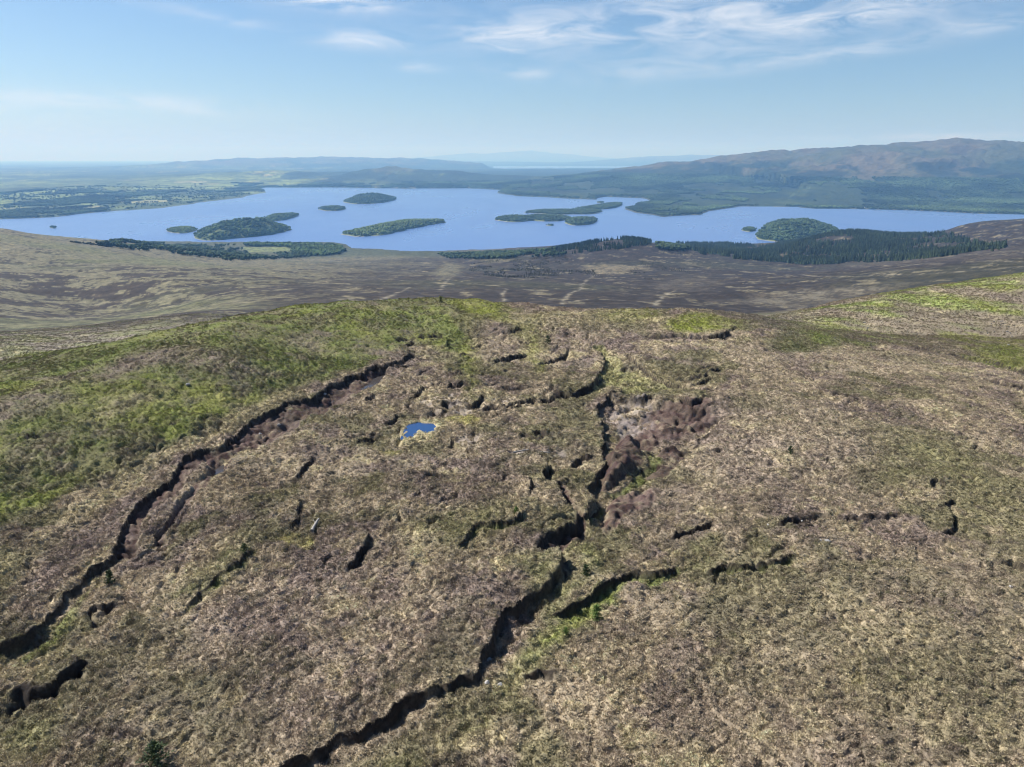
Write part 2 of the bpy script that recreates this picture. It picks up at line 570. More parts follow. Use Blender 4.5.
mound([(605, 528), (604, 500), (618, 488), (640, 487), (642, 502), (626, 518)], .6, 'bare', 1.0)
mound([(568, 502), (575, 488), (588, 484), (597, 495), (590, 510), (577, 513)], 1.0, None, 1.0)
carve([(650, 408), (668, 405), (690, 407)], width=1.4, depth=.6, gentle=.9, kind='bare')
carve([(598, 488), (618, 486), (634, 474), (643, 458), (644, 446)], width=1.6, depth=.9, gentle=1.0, kind='green')
carve([(572, 514), (590, 512), (598, 500)], width=1.1, depth=.9, gentle=.8, kind='green')
carve([(604, 420), (616, 428), (628, 430)], width=1.3, depth=.7, gentle=.9, kind='peat')
carve([(660, 425), (682, 420), (700, 414)], width=1.0, depth=.6, gentle=.8, kind='peat')
carve([(664, 448), (684, 446), (704, 450)], width=1.0, depth=.6, gentle=.8, kind='peat')
carve([(604, 402), (622, 396), (640, 399), (655, 397)], width=1.2, depth=.7, gentle=.8, kind='peat')
carve([(676, 398), (690, 404), (706, 400), (722, 404)], width=1.2, depth=.8, gentle=.8, kind='peat')
carve([(690, 440), (700, 430), (712, 424)], width=1.0, depth=.7, gentle=.8, kind='peat')
# pale grassy drains at the head of the hollow
carve([(586, 345), (600, 352), (606, 364), (598, 378), (586, 388)], [(602, 344), (616, 356), (640, 372), (668, 381), (692, 384), (660, 390), (625, 394), (602, 394)], depth=.7, gentle=1.5, kind='pale')
mound([(598, 388), (610, 386), (624, 390), (620, 396), (606, 396)], .9, None, .5)
carve([(548, 392), (575, 391), (590, 384), (608, 374)], width=1.3, depth=.9, gentle=.8)
carve([(620, 353), (642, 366), (665, 379), (690, 383), (712, 376)], width=1.1, depth=.8, gentle=.7)
carve([(634, 334), (680, 336), (722, 335), (736, 328)], width=1.7, depth=.9, gentle=1.0)
carve([(484, 362), (505, 359), (529, 352)], width=1.5, depth=.9, gentle=.8)
carve([(500, 331), (512, 330), (522, 328)], width=1.5, depth=.7, gentle=.8)
carve([(534, 364), (552, 359), (572, 347)], width=1.2, depth=.7, gentle=.7)
carve([(478, 406), (505, 403), (536, 398)], width=1.4, depth=.8, gentle=.8)
carve([(498, 387), (540, 386), (572, 390)], width=.8, depth=.6, gentle=.5)
carve([(408, 399), (418, 393), (426, 388)], width=1.0, depth=.7, gentle=.6)
carve([(440, 408), (455, 400), (470, 404), (484, 396)], width=1.7, depth=.9, gentle=.9)
carve([(444, 390), (462, 385), (482, 388)], width=1.2, depth=.7, gentle=.8)
carve([(352, 440), (366, 436), (378, 430)], width=.7, depth=.5, gentle=.5)
carve([(380, 425), (390, 418), (394, 412)], width=.7, depth=.5, gentle=.5)
carve([(444, 448), (451, 442), (453, 434)], width=.8, depth=.6, gentle=.5)
carve([(294, 478), (305, 466), (314, 456)], width=.7, depth=.55, gentle=.5)
carve([(360, 399), (368, 396), (376, 392)], width=.9, depth=.6, gentle=.6)
carve([(900, 346), (932, 351), (962, 356), (988, 361), (1024, 370), (1060, 378)], width=2.0, depth=1.0, gentle=1.6)
carve([(990, 380), (1010, 385), (1040, 388)], width=1.5, depth=.8, gentle=1.2)
carve([(0, 470), (4, 462), (6, 455)], width=1.0, depth=.6, gentle=.6)
carve([(20, 436), (40, 434), (62, 431)], width=1.0, depth=.5, gentle=.7)
carve([(514, 436), (535, 436), (560, 435)], width=.8, depth=.45, gentle=.6)
carve([(570, 470), (580, 462), (590, 458)], width=1.4, depth=.7, gentle=.8)
# dozens of smaller cracks in the peat
for k in range(40):
    u0, v0 = rng.uniform(380, 740), rng.uniform(322, 470)
    L_ = rng.uniform(8, 26)
    sl = rng.uniform(-.5, .2)
    carve([(u0, v0), (u0 + L_ * .5, v0 + sl * L_ * .5 + rng.uniform(-3, 3)), (u0 + L_, v0 + sl * L_)], width=rng.uniform(.5, 1.1), depth=rng.uniform(.3, .7), gentle=.6)
# muddy flats round the pool
for k, (pu, pv, ru, rv) in enumerate(((450, 399, 16, 7), (462, 408, 12, 4), (440, 412, 14, 4), (470, 436, 16, 5), (500, 398, 18, 4), (430, 402, 10, 5), (560, 455, 12, 5), (520, 452, 16, 5))):
    flat_patch([(pu + ru * math.cos(a), pv + rv * math.sin(a)) for a in np.linspace(0, 2 * math.pi, 9)[:-1]], 'gravel', .25)

POOL_PX = [(402, 437.5), (405, 431), (409, 423.5), (420, 422), (435, 423), (436, 429), (431.6, 432), (424, 431.8), (419, 430.8), (416, 435), (409, 438.2)]
pool_xy = smooth_line(on_ground(POOL_PX + [POOL_PX[0]]), 3)[:-1]
wnd = window(pool_xy, 2.5)
px, py = xn[wnd] + .25 * (wx[wnd] - xn[wnd]), yn[wnd] + .25 * (wy[wnd] - yn[wnd])
dP, _ = seg_dist(px, py, np.vstack([pool_xy, pool_xy[:1]]))
iP = inside(px, py, pool_xy)
pool_z = float(base_z(pool_xy[:, 0], pool_xy[:, 1]).min()) - 0.10
rim = np.where(iP, 0, np.exp(-(dP / 1.2) ** 2))
Zw = Z[:nn][wnd]
Zw[:] = lerp(Zw, pool_z + .10, np.clip(rim * 1.3, 0, 1))
Zw[:] = np.where(iP, pool_z + .08 - 0.6 * sst(0, .6, dP), Zw)
dep[wnd] *= np.where(iP, 0, 1 - rim)
pool_rim = np.zeros_like(xn)
pool_rim[wnd] = np.where(iP, 0, np.exp(-(dP / .8) ** 2))

# two slivers of standing water in the left gully
SLIV = ([(361, 384.5), (368, 379), (377, 372), (384, 371.5), (380, 377), (370, 385)],
        [(212, 471), (214, 464), (221, 457), (226, 458), (222, 467), (215, 475)])
sliver = []
for k, P in enumerate(SLIV):
    S = smooth_line(on_ground(P + [P[0]]), 3)[:-1]
    wn_ = window(S, 2)
    dS, _ = seg_dist(xn[wn_], yn[wn_], np.vstack([S, S[:1]]))
    iS = inside(xn[wn_], yn[wn_], S)
    zs = float(base_z(S[:, 0], S[:, 1]).min()) - 0.5
    f = np.where(iS, 1, np.exp(-(dS / .5) ** 2))
    dep[wn_] = lerp(dep[wn_], 0, f)
    Z[:nn][wn_] = lerp(Z[:nn][wn_], np.where(iS, zs - .25 * sst(0, .3, dS), zs + .06), f)
    floor['bare'][wn_] = np.maximum(floor['bare'][wn_], f)
    sliver.append((S, zs))

veg = sst(-.40, -.16, n_mid + .5 * n_fin + .12)      # scraps of turf on the bare peat
floor['bare'] *= .12 + .88 * veg
floor['gravel'] *= sst(-.25, .2, n_mid * .6 + n_fin + .05) * .8
Z[:nn] += (1 - veg) * .18 * sst(.2, .5, dep)
Z[:nn] += np.clip(step, -.8, .9) - dep * (1 + .25 * hum)
# a network of shallow meandering cracks between the hummocks
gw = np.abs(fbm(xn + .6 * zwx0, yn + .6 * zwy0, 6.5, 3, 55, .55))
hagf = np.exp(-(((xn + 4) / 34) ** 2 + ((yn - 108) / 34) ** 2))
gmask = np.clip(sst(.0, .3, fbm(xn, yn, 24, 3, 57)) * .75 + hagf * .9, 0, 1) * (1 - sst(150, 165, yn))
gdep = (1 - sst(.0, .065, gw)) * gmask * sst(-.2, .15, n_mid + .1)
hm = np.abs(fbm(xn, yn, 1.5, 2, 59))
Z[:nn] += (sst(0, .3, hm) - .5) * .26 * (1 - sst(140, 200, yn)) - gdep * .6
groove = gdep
peaty = np.maximum.reduce([floor['peat'], floor['bare'], floor['gravel'], bank * sst(.1, .4, np.maximum(dep, np.where(bank > .6, .3, 0))), groove * .42])

# ------------------------------------------------------------------ what grows where (plain surface colours)
C = lambda *a: np.array(a)
TAN, STRAW = C(.415, .345, .250), C(.560, .485, .300)
HEATH, DARKH = C(.255, .200, .178), C(.100, .082, .072)
OLIVE, GREEN, LIME = C(.240, .235, .110), C(.175, .208, .060), C(.285, .315, .066)
PEAT, BARE, GRAVEL = C(.024, .018, .015), C(.050, .029, .027), C(.165, .145, .145)
MOSS, YELLOW = C(.320, .350, .130), C(.520, .470, .200)


def zone(poly_px, soft, warp=1.0):
    """soft mask of a patch of ground; soft in metres"""
    P = smooth_line(on_ground(poly_px + [poly_px[0]]), 3)
    m = np.zeros_like(xn)
    wnd_ = window(P, soft * 2 + 3)
    if wnd_ is None:
        return m
    px_, py_ = xn[wnd_] + warp * zwx[wnd_], yn[wnd_] + warp * zwy[wnd_]
    d, _ = seg_dist(px_, py_, P)
    i = inside(px_, py_, P)
    m[wnd_] = sst(-soft, soft, np.where(i, d, -d))
    return m


zwx = fbm(xn, yn, 9, 4, 61, .6) * 4.5
zwy = fbm(xn, yn, 9, 4, 67, .6) * 4.5
n_big = fbm(xn, yn, 19, 4, 71, .55)
n_mid = fbm(xn, yn, 5.5, 4, 73, .6)
n_fin = fbm(xn, yn, 1.1, 3, 79, .6)
n_oth = fbm(xn, yn, 11, 5, 83, .65)


def put(base, colr, m):
    return base + (colr - base) * np.clip(m, 0, 1)[..., None]


CN = np.broadcast_to(TAN, xn.shape + (3,)).copy()
CN = put(CN, HEATH, sst(-.10, .22, n_oth + .4 * n_mid + .25 * n_fin) * .85)
CN = put(CN, OLIVE * .92, sst(.0, .25, n_big + .5 * n_mid) * .66)
CN = put(CN, STRAW, sst(.18, .5, -n_mid - .4 * n_big + .3 * n_fin) * .7)
CN = put(CN, DARKH, sst(.16, .42, fbm(xn, yn, 3.1, 4, 89, .65) + .2 * n_oth) * .75)
# the green grassy knoll on the left
zk = zone([(-60, 384), (0, 364), (100, 338), (212, 314), (350, 292), (440, 294), (458, 312), (452, 335), (440, 352), (412, 344), (395, 350), (360, 368), (300, 385), (240, 408), (195, 432), (150, 452), (90, 478), (40, 500), (0, 520), (-60, 560)], 1.5, .8)
kn = GREEN + (OLIVE * .8 - GREEN) * sst(-.25, .3, n_oth + .35 * n_fin)[..., None]
kn = put(kn, HEATH * .8, sst(.05, .4, fbm(xn, yn, 8, 4, 85, .65)) * .6)
kn = put(kn, LIME, sst(.05, .4, n_big - .3 * n_mid) * .55)
CN = put(CN, kn, zk)
for P, c_, a_, sf in (
        ([(95, 375), (130, 352), (175, 346), (210, 352), (250, 365), (258, 378), (220, 376), (185, 366), (140, 370), (110, 384)], HEATH, .62, 2.5),
        ([(40, 408), (60, 392), (100, 396), (70, 410)], HEATH, .5, 2.5),
        ([(0, 400), (40, 392), (60, 400), (20, 420), (0, 425)], HEATH, .5, 3),
        ([(80, 420), (120, 396), (165, 386), (150, 400), (100, 425)], TAN, .55, 2.5),
        ([(0, 455), (30, 440), (80, 430), (60, 450), (20, 475)], HEATH, .4, 3),
        ([(60, 520), (120, 470), (200, 432), (245, 408), (300, 386), (310, 390), (250, 420), (200, 446), (140, 480), (80, 530)], STRAW, .55, 1.2),
        ([(20, 600), (60, 540), (140, 480), (220, 440), (320, 392), (400, 352), (410, 358), (340, 380), (250, 430), (190, 462), (120, 520), (70, 590), (30, 630)], HEATH, .5, 1.5),
        ([(280, 345), (300, 335), (330, 332), (310, 350)], HEATH, .4, 2),
        ([(440, 300), (470, 300), (505, 308), (540, 312), (520, 322), (480, 316), (452, 316)], LIME, .75, 2.5),
        ([(445, 322), (470, 335), (458, 352), (440, 350), (442, 335)], GREEN, .8, 1.5),
        ([(440, 303), (478, 322), (486, 334), (470, 336), (452, 320)], DARKH, .55, 1.2),
        ([(468, 328), (560, 318), (640, 330), (640, 345), (560, 345), (490, 345)], HEATH, .3, 3),
        ([(662, 322), (690, 315), (725, 318), (740, 326), (700, 333), (668, 330)], LIME, .85, 2),
        ([(715, 318), (745, 322), (742, 330), (715, 328)], OLIVE, .6, 2),
        ([(760, 340), (790, 332), (835, 332), (860, 342), (820, 350), (780, 350)], C(.15, .155, .07), .8, 1.6),
        ([(600, 313), (650, 310), (662, 318), (610, 322)], LIME, .45, 3),
        ([(500, 318), (560, 312), (620, 318), (600, 326), (520, 326)], STRAW, .4, 3),
        ([(590, 345), (625, 355), (690, 382), (640, 392), (600, 388), (610, 372)], STRAW, .5, 1),
        ([(735, 350), (790, 352), (900, 352), (960, 375), (860, 372), (760, 362)], TAN, .3, 4),
        ([(730, 410), (800, 400), (900, 440), (860, 500), (760, 500), (690, 510), (650, 500), (690, 460)], C(.43, .36, .28), .5, 5),
        ([(690, 540), (715, 528), (730, 545), (720, 565), (690, 572)], OLIVE, .6, 1.2),
        ([(580, 605), (600, 590), (612, 596), (590, 622), (570, 640), (556, 640)], C(.36, .40, .11), .85, .6),
        ([(540, 630), (560, 618), (600, 622), (570, 650), (520, 690), (480, 700)], MOSS, .5, 1.0),
        ([(455, 700), (500, 690), (520, 700), (470, 740), (400, 767), (350, 767)], OLIVE, .65, 2),
        ([(500, 560), (530, 590), (560, 620), (600, 560), (580, 540)], MOSS, .35, 1),
        ([(400, 520), (450, 510), (520, 505), (500, 530), (440, 550)], OLIVE, .6, 2.5),
        ([(150, 600), (190, 580), (240, 545), (265, 538), (240, 565), (190, 600)], GREEN, .5, 1),
        ([(0, 600), (60, 540), (90, 520), (110, 535), (60, 590), (0, 630)], HEATH, .5, 2),
        ([(0, 690), (30, 660), (60, 650), (60, 668), (20, 700), (0, 710)], STRAW, .5, 1.5),
        ([(0, 730), (40, 715), (60, 725), (20, 760), (0, 767)], MOSS, .4, 2),
        ([(60, 720), (200, 600), (330, 560), (430, 600), (470, 660), (330, 730), (200, 760)], C(.40, .325, .275), .5, 5),
        ([(720, 690), (760, 640), (800, 660), (780, 700)], OLIVE, .5, 3),
        ([(640, 700), (760, 600), (1024, 560), (1024, 767), (640, 767)], C(.46, .385, .275), .5, 8),
        ([(880, 570), (1000, 580), (1024, 640), (920, 650)], HEATH, .45, 5),
        ([(860, 660), (930, 640), (1000, 650), (900, 690)], OLIVE, .4, 4),
        ([(840, 470), (920, 440), (980, 470), (900, 490)], OLIVE, .4, 3),
        ([(120, 690), (200, 660), (260, 690), (240, 767), (140, 767)], OLIVE, .4, 3),
        ([(290, 532), (305, 528), (318, 535), (312, 545), (298, 545)], YELLOW, .7, .4),
        ([(440, 418), (460, 412), (478, 416), (474, 424), (455, 424)], YELLOW, .85, .5),
        ([(398, 440), (402, 430), (412, 420), (440, 420), (438, 436), (420, 438), (408, 442)], STRAW, .8, .5),
        ([(384, 450), (398, 446), (402, 452), (388, 455)], YELLOW, .5, .5),
        ([(845, 676), (852, 672), (858, 678), (850, 684)], YELLOW, .6, .4)):
    CN = put(CN, c_, zone(P, sf, .55) * a_ * (.75 + .6 * sst(-.4, .4, n_mid + n_fin)))
# hillside across the dip on the right and pale slope behind the knoll
hillside = zone([(700, 314), (745, 318), (775, 330), (815, 342), (850, 346), (900, 349), (960, 358), (1024, 372), (1100, 385), (1250, 300), (1100, 255), (1024, 268), (900, 284), (850, 294), (740, 309)], 1.6, .8)
back = np.maximum(sst(165, 190, yn), hillside)
side = sst(775, 830, CX + F_PX * xn / yn) * sst(140, 170, yn + 12 * (CX + F_PX * xn / yn > 900) + 30)
hb = GREEN * 1.1 + (TAN * .48 - GREEN * 1.1) * sst(-.25, .12, fbm(xn, yn, 24, 5, 91, .6, 1.0, .35))[..., None]
hb = put(hb, HEATH * .6, sst(.15, .4, fbm(xn, yn, 17, 4, 93, .6, 1.0, .4)) * .6)
hb = put(hb, LIME * .72, sst(.08, .3, fbm(xn, yn, 20, 4, 95, .6, 1.0, .35)) * .7)
CN = put(CN, hb, back * side)
pale_s = C(.20, .175, .14) + (C(.18, .185, .09) - C(.20, .175, .14)) * sst(-.1, .3, fbm(xn, yn, 28, 4, 97))[..., None]
CN = put(CN, pale_s, back * (1 - side))
# floors of the channels
CN = put(CN, MOSS * .9 + (STRAW - MOSS * .9) * .35, floor['pale'] * .9)
CN = put(CN, MOSS + (GREEN - MOSS) * sst(-.2, .3, n_fin)[..., None], floor['green'] * .9)
CN = put(CN, PEAT, np.clip(floor['peat'] * (.55 + .5 * sst(-.3, .2, n_fin)), 0, 1))
CN = put(CN, BARE * (1 + .5 * n_mid)[..., None], floor['bare'] * (.85 + .15 * sst(-.1, .3, n_fin)))
CN = put(CN, GRAVEL * (1 + .5 * n_fin)[..., None], floor['gravel'] * .85)
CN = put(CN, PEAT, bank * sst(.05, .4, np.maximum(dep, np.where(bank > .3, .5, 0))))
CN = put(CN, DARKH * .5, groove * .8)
CN = put(CN, STRAW * 1.15, pool_rim * .9)
mott = fbm(xn, yn, 3.4, 4, 161, .6)
CN = put(CN, DARKH * .9 + OLIVE * .2, sst(.10, .34, mott + .25 * n_big) * .6 * (1 - peaty))
CN = put(CN, STRAW * .95, sst(.16, .42, fbm(xn, yn, 4.5, 4, 163, .6) - .2 * n_big) * .4 * (1 - peaty) * (1 - .7 * zk))
CN = CN * (1 + .16 * n_fin + .35 * mott)[..., None]

COL = np.empty((NR, NC, 3))
COL[:nn] = CN * (1 - .34 * (1 - np.clip(peaty, 0, 1)) * (1 - sst(160, 175, yn)))[..., None]
# the moor below: heather, grass and burnt strips
m0 = nn - 60
xm, ym = X[m0:], Y[m0:]
hx = xm + fbm(xm, ym, 120, 3, 101) * 24
hy = ym + fbm(xm, ym, 120, 3, 103) * 24
h1 = fbm(hx, hy, 75, 5, 107, .65)
h2 = fbm(hx, hy, 27, 4, 109, .65)
h3 = fbm(hx, hy, 420, 3, 113, .5)
h4 = fbm(xm, ym, 9, 3, 117, .65)
uu = CX + F_PX * xm / ym
CM = np.broadcast_to(C(.036, .027, .023), xm.shape + (3,)).copy()
CM = put(CM, C(.072, .058, .045), sst(-.02, .2, h2 + .4 * h3) * .8)
CM = put(CM, C(.052, .058, .028), sst(.0, .4, h3 + .4 * h2) * .5)
CM = put(CM, C(.21, .185, .12), sst(.22, .30, h1 + .35 * h2 + .15 * h4) * .8)
leftm = 1 - sst(250, 430, uu + 200 * h3 - (ym - 1500) * .06)
CM = put(CM, C(.165, .155, .095), leftm * sst(-.06, .08, h1 + .6 * h2 + .4 * h4 + .30 * sst(800, 1600, ym) - .03) * .9)
CM = put(CM, C(.13, .145, .062), leftm * sst(.05, .4, h3 - .3 * h1) * .6)
CM = put(CM, C(.055, .072, .034), sst(2500, 2900, ym + 200 * h2) * (1 - sst(420, 480, uu)) * .8)
CM *= (.66 - .09 * sst(420, 520, uu))[..., None] * (1 + .6 * h2 + 1.0 * h4)[..., None]


def far_zone(poly_px, soft, warp=1.0, ymin=350):
    P = on_ground(poly_px + [poly_px[0]], ymin)
    d, _ = seg_dist(hx * warp + xm * (1 - warp), hy * warp + ym * (1 - warp), P)
    i = inside(hx * warp + xm * (1 - warp), hy * warp + ym * (1 - warp), P)
    return sst(-soft, soft, np.where(i, d, -d))


PALE = C(.20, .172, .11)
for P, c_, a_, sf in (([(584, 268), (606, 264), (640, 266), (655, 269), (630, 270), (622, 273), (596, 274)], PALE * .85, .75, 25), ([(645, 285), (700, 275), (720, 282), (690, 292)], C(.09, .078, .06), .5, 40),
                      ([(470, 258), (500, 257), (515, 260), (490, 264)], C(.15, .135, .08), .6, 14), ([(432, 272), (448, 262), (462, 264), (450, 280)], C(.14, .13, .08), .7, 14),
                      ([(240, 247.5), (290, 247), (292, 251), (246, 252.5)], C(.14, .17, .065), .9, 12),
                      ([(730, 300), (800, 290), (900, 285), (860, 295), (780, 306)], C(.14, .125, .09), .7, 40),
                      ([(850, 252), (1024, 246), (1024, 262), (850, 268)], C(.09, .075, .058), .35, 40)):
    CM = put(CM, c_, far_zone(P, sf, .9) * a_ * (.35 + .75 * sst(-.2, .15, h2 + .8 * h4)))
for P, wd in (([(562, 305), (568, 297), (580, 288), (586, 280), (600, 272)], 3.5), ([(562, 303), (600, 301), (650, 304), (690, 306)], 3), ([(655, 306), (664, 296), (676, 290)], 3.5), ([(440, 290), (446, 282), (452, 276)], 3),
              ([(380, 300), (398, 292), (410, 286)], 3), ([(505, 302), (503, 294), (506, 288)], 3), ([(850, 266), (930, 264), (1030, 262)], 5), ([(880, 275), (940, 274), (1030, 266)], 4), ([(760, 272), (830, 276), (900, 274)], 4), ([(800, 292), (880, 290)], 4),
              ([(50, 352), (110, 340), (160, 334), (230, 328)], 4), ([(840, 260), (900, 256), (960, 256), (1024, 252)], 5), ([(660, 262), (720, 263), (770, 266)], 3), ([(930, 245), (960, 240), (1010, 236)], 5), ([(640, 258), (700, 258)], 4)):
    Pw = smooth_line(on_ground(P, 200))
    d, _ = seg_dist(hx * .15 + xm * .85, hy * .15 + ym * .85, Pw)
    CM = put(CM, C(.23, .205, .15), np.exp(-(d / (wd * .75)) ** 2) * (.15 + .7 * sst(-.15, .2, h2 + .6 * h4)))
bl = sst(300, 420, ym)
COL[nn:] = CM[60:]
ov = slice(m0, nn)
COL[ov] = CN[m0:] * (1 - bl[:60])[..., None] + CM[:60] * bl[:60][..., None]

# shoreline of the near land
SHORE = [(-400, 240), (60, 241), (125, 241.3), (190, 242.2), (200, 243.2), (240, 243.2), (335, 243.4), (346, 246), (352, 250), (400, 252), (440, 252.5), (470, 250.5), (570, 249.5), (640, 245), (690, 243.5), (740, 245), (790, 246), (830, 241), (900, 240), (1400, 240)]
sx, sy, _ = at_z(*np.array(SHORE).T, -CAM_Z)
beyond = np.interp(X[m0:], sx, sy)
over = Y[m0:] - beyond - 25 * fbm(X[m0:], Y[m0:], 160, 3, 121)
Zm = Z[m0:]
Zm[:] = np.where(over > 0, np.minimum(Zm, -CAM_Z - 1 - np.clip(over, 0, 300) * .08), np.maximum(Zm, -CAM_Z + np.clip(-over * .05, 0, 8)))
Z += CAM_Z


def grid_mesh(name, GX, GY, GZ, GC, mat, extra=None):
    nr, nc = GX.shape
    me = bpy.data.meshes.new(name)
    nv, nf = nr * nc, (nr - 1) * (nc - 1)
    me.vertices.add(nv)
    me.vertices.foreach_set('co', np.stack([GX, GY, GZ], -1).astype(np.float32).ravel())
    i = (np.arange(nr - 1)[:, None] * nc + np.arange(nc - 1)[None])
    q = np.stack([i, i + 1, i + nc + 1, i + nc], -1).reshape(-1)
    me.loops.add(nf * 4)
    me.loops.foreach_set('vertex_index', q.astype(np.int32))
    me.polygons.add(nf)
    me.polygons.foreach_set('loop_start', np.arange(0, nf * 4, 4, dtype=np.int32))
    me.update(calc_edges=True)
    me.polygons.foreach_set('use_smooth', np.ones(nf, bool))
    at = me.attributes.new('cover', 'FLOAT_COLOR', 'POINT')
    at.data.foreach_set('color', np.concatenate([GC, np.ones(GC.shape[:2] + (1,))], -1).astype(np.float32).ravel())
    for k, v in (extra or {}).items():
        a = me.attributes.new(k, 'FLOAT', 'POINT')
        a.data.foreach_set('value', v.astype(np.float32).ravel())
    me.materials.append(mat)
    o = bpy.data.objects.new(name, me)
    col.objects.link(o)
    return o


def new_mat(name):
    m = bpy.data.materials.new(name)
    m.use_nodes = True
    return m, NT(m.node_tree)


def finish(t, **ins):
    b = t.n('ShaderNodeBsdfPrincipled', ins=ins)
    t.n('ShaderNodeOutputMaterial', ins={0: b.outputs[0]})
    return b


# moor surface: cover colour, grain at several sizes, wet peat glossier
m_moor, t = new_mat("moor_surface")
cov = t.n('ShaderNodeAttribute', attribute_name='cover')
wet = t.n('ShaderNodeAttribute', attribute_name='wet')
geo = t.n('ShaderNodeNewGeometry')
g1 = t.n('ShaderNodeTexNoise', ins={'Vector': geo.outputs['Position'], 'Scale': 3.5, 'Detail': 6.0, 'Roughness': 0.7})
g2 = t.n('ShaderNodeTexNoise', ins={'Vector': geo.outputs['Position'], 'Scale': 0.11, 'Detail': 5.0, 'Roughness': 0.65})
f1 = t.ramp(g1.outputs[0], [(.28, (.42, .42, .42)), (.5, (.95, .95, .95)), (.72, (1.55, 1.5, 1.45))])
f2 = t.ramp(g2.outputs[0], [(.3, (.72, .72, .72)), (.7, (1.28, 1.26, 1.22))])
c = t.mix(1.0, cov.outputs[0], f1, 'MULTIPLY')
c = t.mix(1.0, c, f2, 'MULTIPLY')
rgh = t.math('SUBTRACT', 0.95, t.math('MULTIPLY', wet.outputs['Fac'], 0.45))
bmp = t.n('ShaderNodeBump', ins={'Strength': 0.6, 'Distance': 0.12, 'Height': g1.outputs[0]})
finish(t, **{'Base Color': c, 'Roughness': rgh, 'Normal': bmp.outputs[0], 'Specular IOR Level': 0.25})

wetm = np.zeros((NR, NC))
wetm[:nn] = np.maximum(floor['bare'] * .5, floor['gravel'] * .6) * sst(.0, .3, n_mid + .1)
ground = grid_mesh('moorland', X, Y, Z, np.clip(COL, .006, .6), m_moor, {'wet': wetm})
ground['kind'] = 'structure'
ground['label'] = 'brown and green peat moorland with eroded channels falling to the loch'


def sample(G, x, y):
    """bilinear look-up in a moor grid"""
    fr = np.interp(y, rows, np.arange(NR))
    fc = np.clip((x / half_w(y) + 1) / 2 * (NC - 1), 0, NC - 1.001)
    r0 = np.clip(fr.astype(int), 0, len(G) - 2)
    c0 = fc.astype(int)
    a, b = fr - r0, fc - c0
    if G.ndim == 3:
        a, b = a[:, None], b[:, None]
    return (G[r0, c0] * (1 - b) + G[r0, c0 + 1] * b) * (1 - a) + (G[r0 + 1, c0] * (1 - b) + G[r0 + 1, c0 + 1] * b) * a


# ------------------------------------------------------------------ water
def water_mat(name, deep, scale, strength, rough, dist=.3):
    m, t = new_mat(name)
    g = t.n('ShaderNodeNewGeometry')
    mp = t.n('ShaderNodeMapping', ins={'Vector': g.outputs['Position'], 'Scale': (scale, scale * .6, scale)})
    n1 = t.n('ShaderNodeTexNoise', ins={'Vector': mp.outputs[0], 'Scale': 1.0, 'Detail': 4.0, 'Roughness': .6})
    mp2 = t.n('ShaderNodeMapping', ins={'Vector': g.outputs['Position'], 'Scale': (.0011, .0004, 1), 'Rotation': (0, 0, .35)})
    n2 = t.n('ShaderNodeTexNoise', ins={'Vector': mp2.outputs[0], 'Scale': 1.0, 'Detail': 5.0, 'Roughness': .6, 'Distortion': .6})
    b = t.n('ShaderNodeBump', ins={'Strength': strength, 'Distance': dist, 'Height': n1.outputs[0]})
    r = t.math('ADD', t.math('MULTIPLY', n2.outputs[0], rough), rough * .5)
    finish(t, **{'Base Color': (*deep, 1), 'Roughness': r, 'Normal': b.outputs[0], 'IOR': 1.33, 'Specular IOR Level': .5})
    return m


def flat_obj(name, pts, z, mat):
    me = bpy.data.meshes.new(name)
    n = len(pts)
    me.from_pydata([(float(a), float(b), z) for a, b in pts], [], [list(range(n))])
    me.materials.append(mat)
    o = bpy.data.objects.new(name, me)
    if me.polygons[0].normal.z < 0:
        me.flip_normals()
    col.objects.link(o)
    return o


m_loch = water_mat("loch_water", (.085, .150, .330), .05, .04, .30, .5)
loch = flat_obj('loch', [(-72000, 2300), (72000, 2300), (72000, 84000), (-72000, 84000)], 0.0, m_loch)
loch['kind'] = 'structure'
loch['label'] = 'broad calm blue loch dotted with wooded islands'
m_pool = water_mat("pool_water", (.020, .055, .15), 2.0, .05, .04, .02)
m_pud = water_mat("puddle_water", (.05, .045, .045), 3.0, .1, .12, .02)
for P, z_, m_, lb in ((pool_xy, pool_z, m_pool, 'deep blue bog pool ringed by straw coloured grass'),
                      (sliver[0][0], sliver[0][1], m_pud, 'sliver of bright water at the upper end of the left gully'),
                      (sliver[1][0], sliver[1][1], m_pud, 'thin bright puddle halfway down the left gully')):
    ctr = P.mean(0)
    o = flat_obj('pool' if m_ is m_pool else 'puddle', ctr + (P - ctr) * 1.12, z_ + CAM_Z, m_)
    o['kind'] = 'structure'
    o['label'] = lb

# ------------------------------------------------------------------ land beyond the loch
FS = [(-700, 232), (-200, 224), (0, 219), (60, 217), (100, 212), (160, 208), (200, 202.5), (240, 197.5), (264, 193), (270, 190.5), (255, 188.6), (268, 187.4), (330, 187.4), (400, 188.6), (470, 188.3), (502, 190), (500, 193), (520, 196), (560, 198), (598, 199.5), (606, 196.5), (640, 198),
      (648, 201), (640, 205), (626, 209), (640, 213), (662, 216.5), (700, 215), (722, 210), (740, 206.3), (770, 206), (800, 206.5), (815, 208.5), (850, 208.7), (900, 210), (975, 213.5), (1100, 216), (1500, 222)]
fx_, fy_, _ = at_z(*np.array(FS).T, -CAM_Z)
far_shore = np.stack([fx_, fy_], 1)
land_poly = np.vstack([far_shore, [(90000, 30000), (90000, 90000), (-90000, 90000), (-90000, 30000)]])
NC2 = 820
rw = [4600.0]
while rw[-1] < 80000:
    y = rw[-1]
    rw.append(y * (1 + (.0065 if y < 14000 else .014)))
rw = np.array(rw)
s2 = np.linspace(-1, 1, NC2)
FX = s2[None] * (0.86 * rw)[:, None]
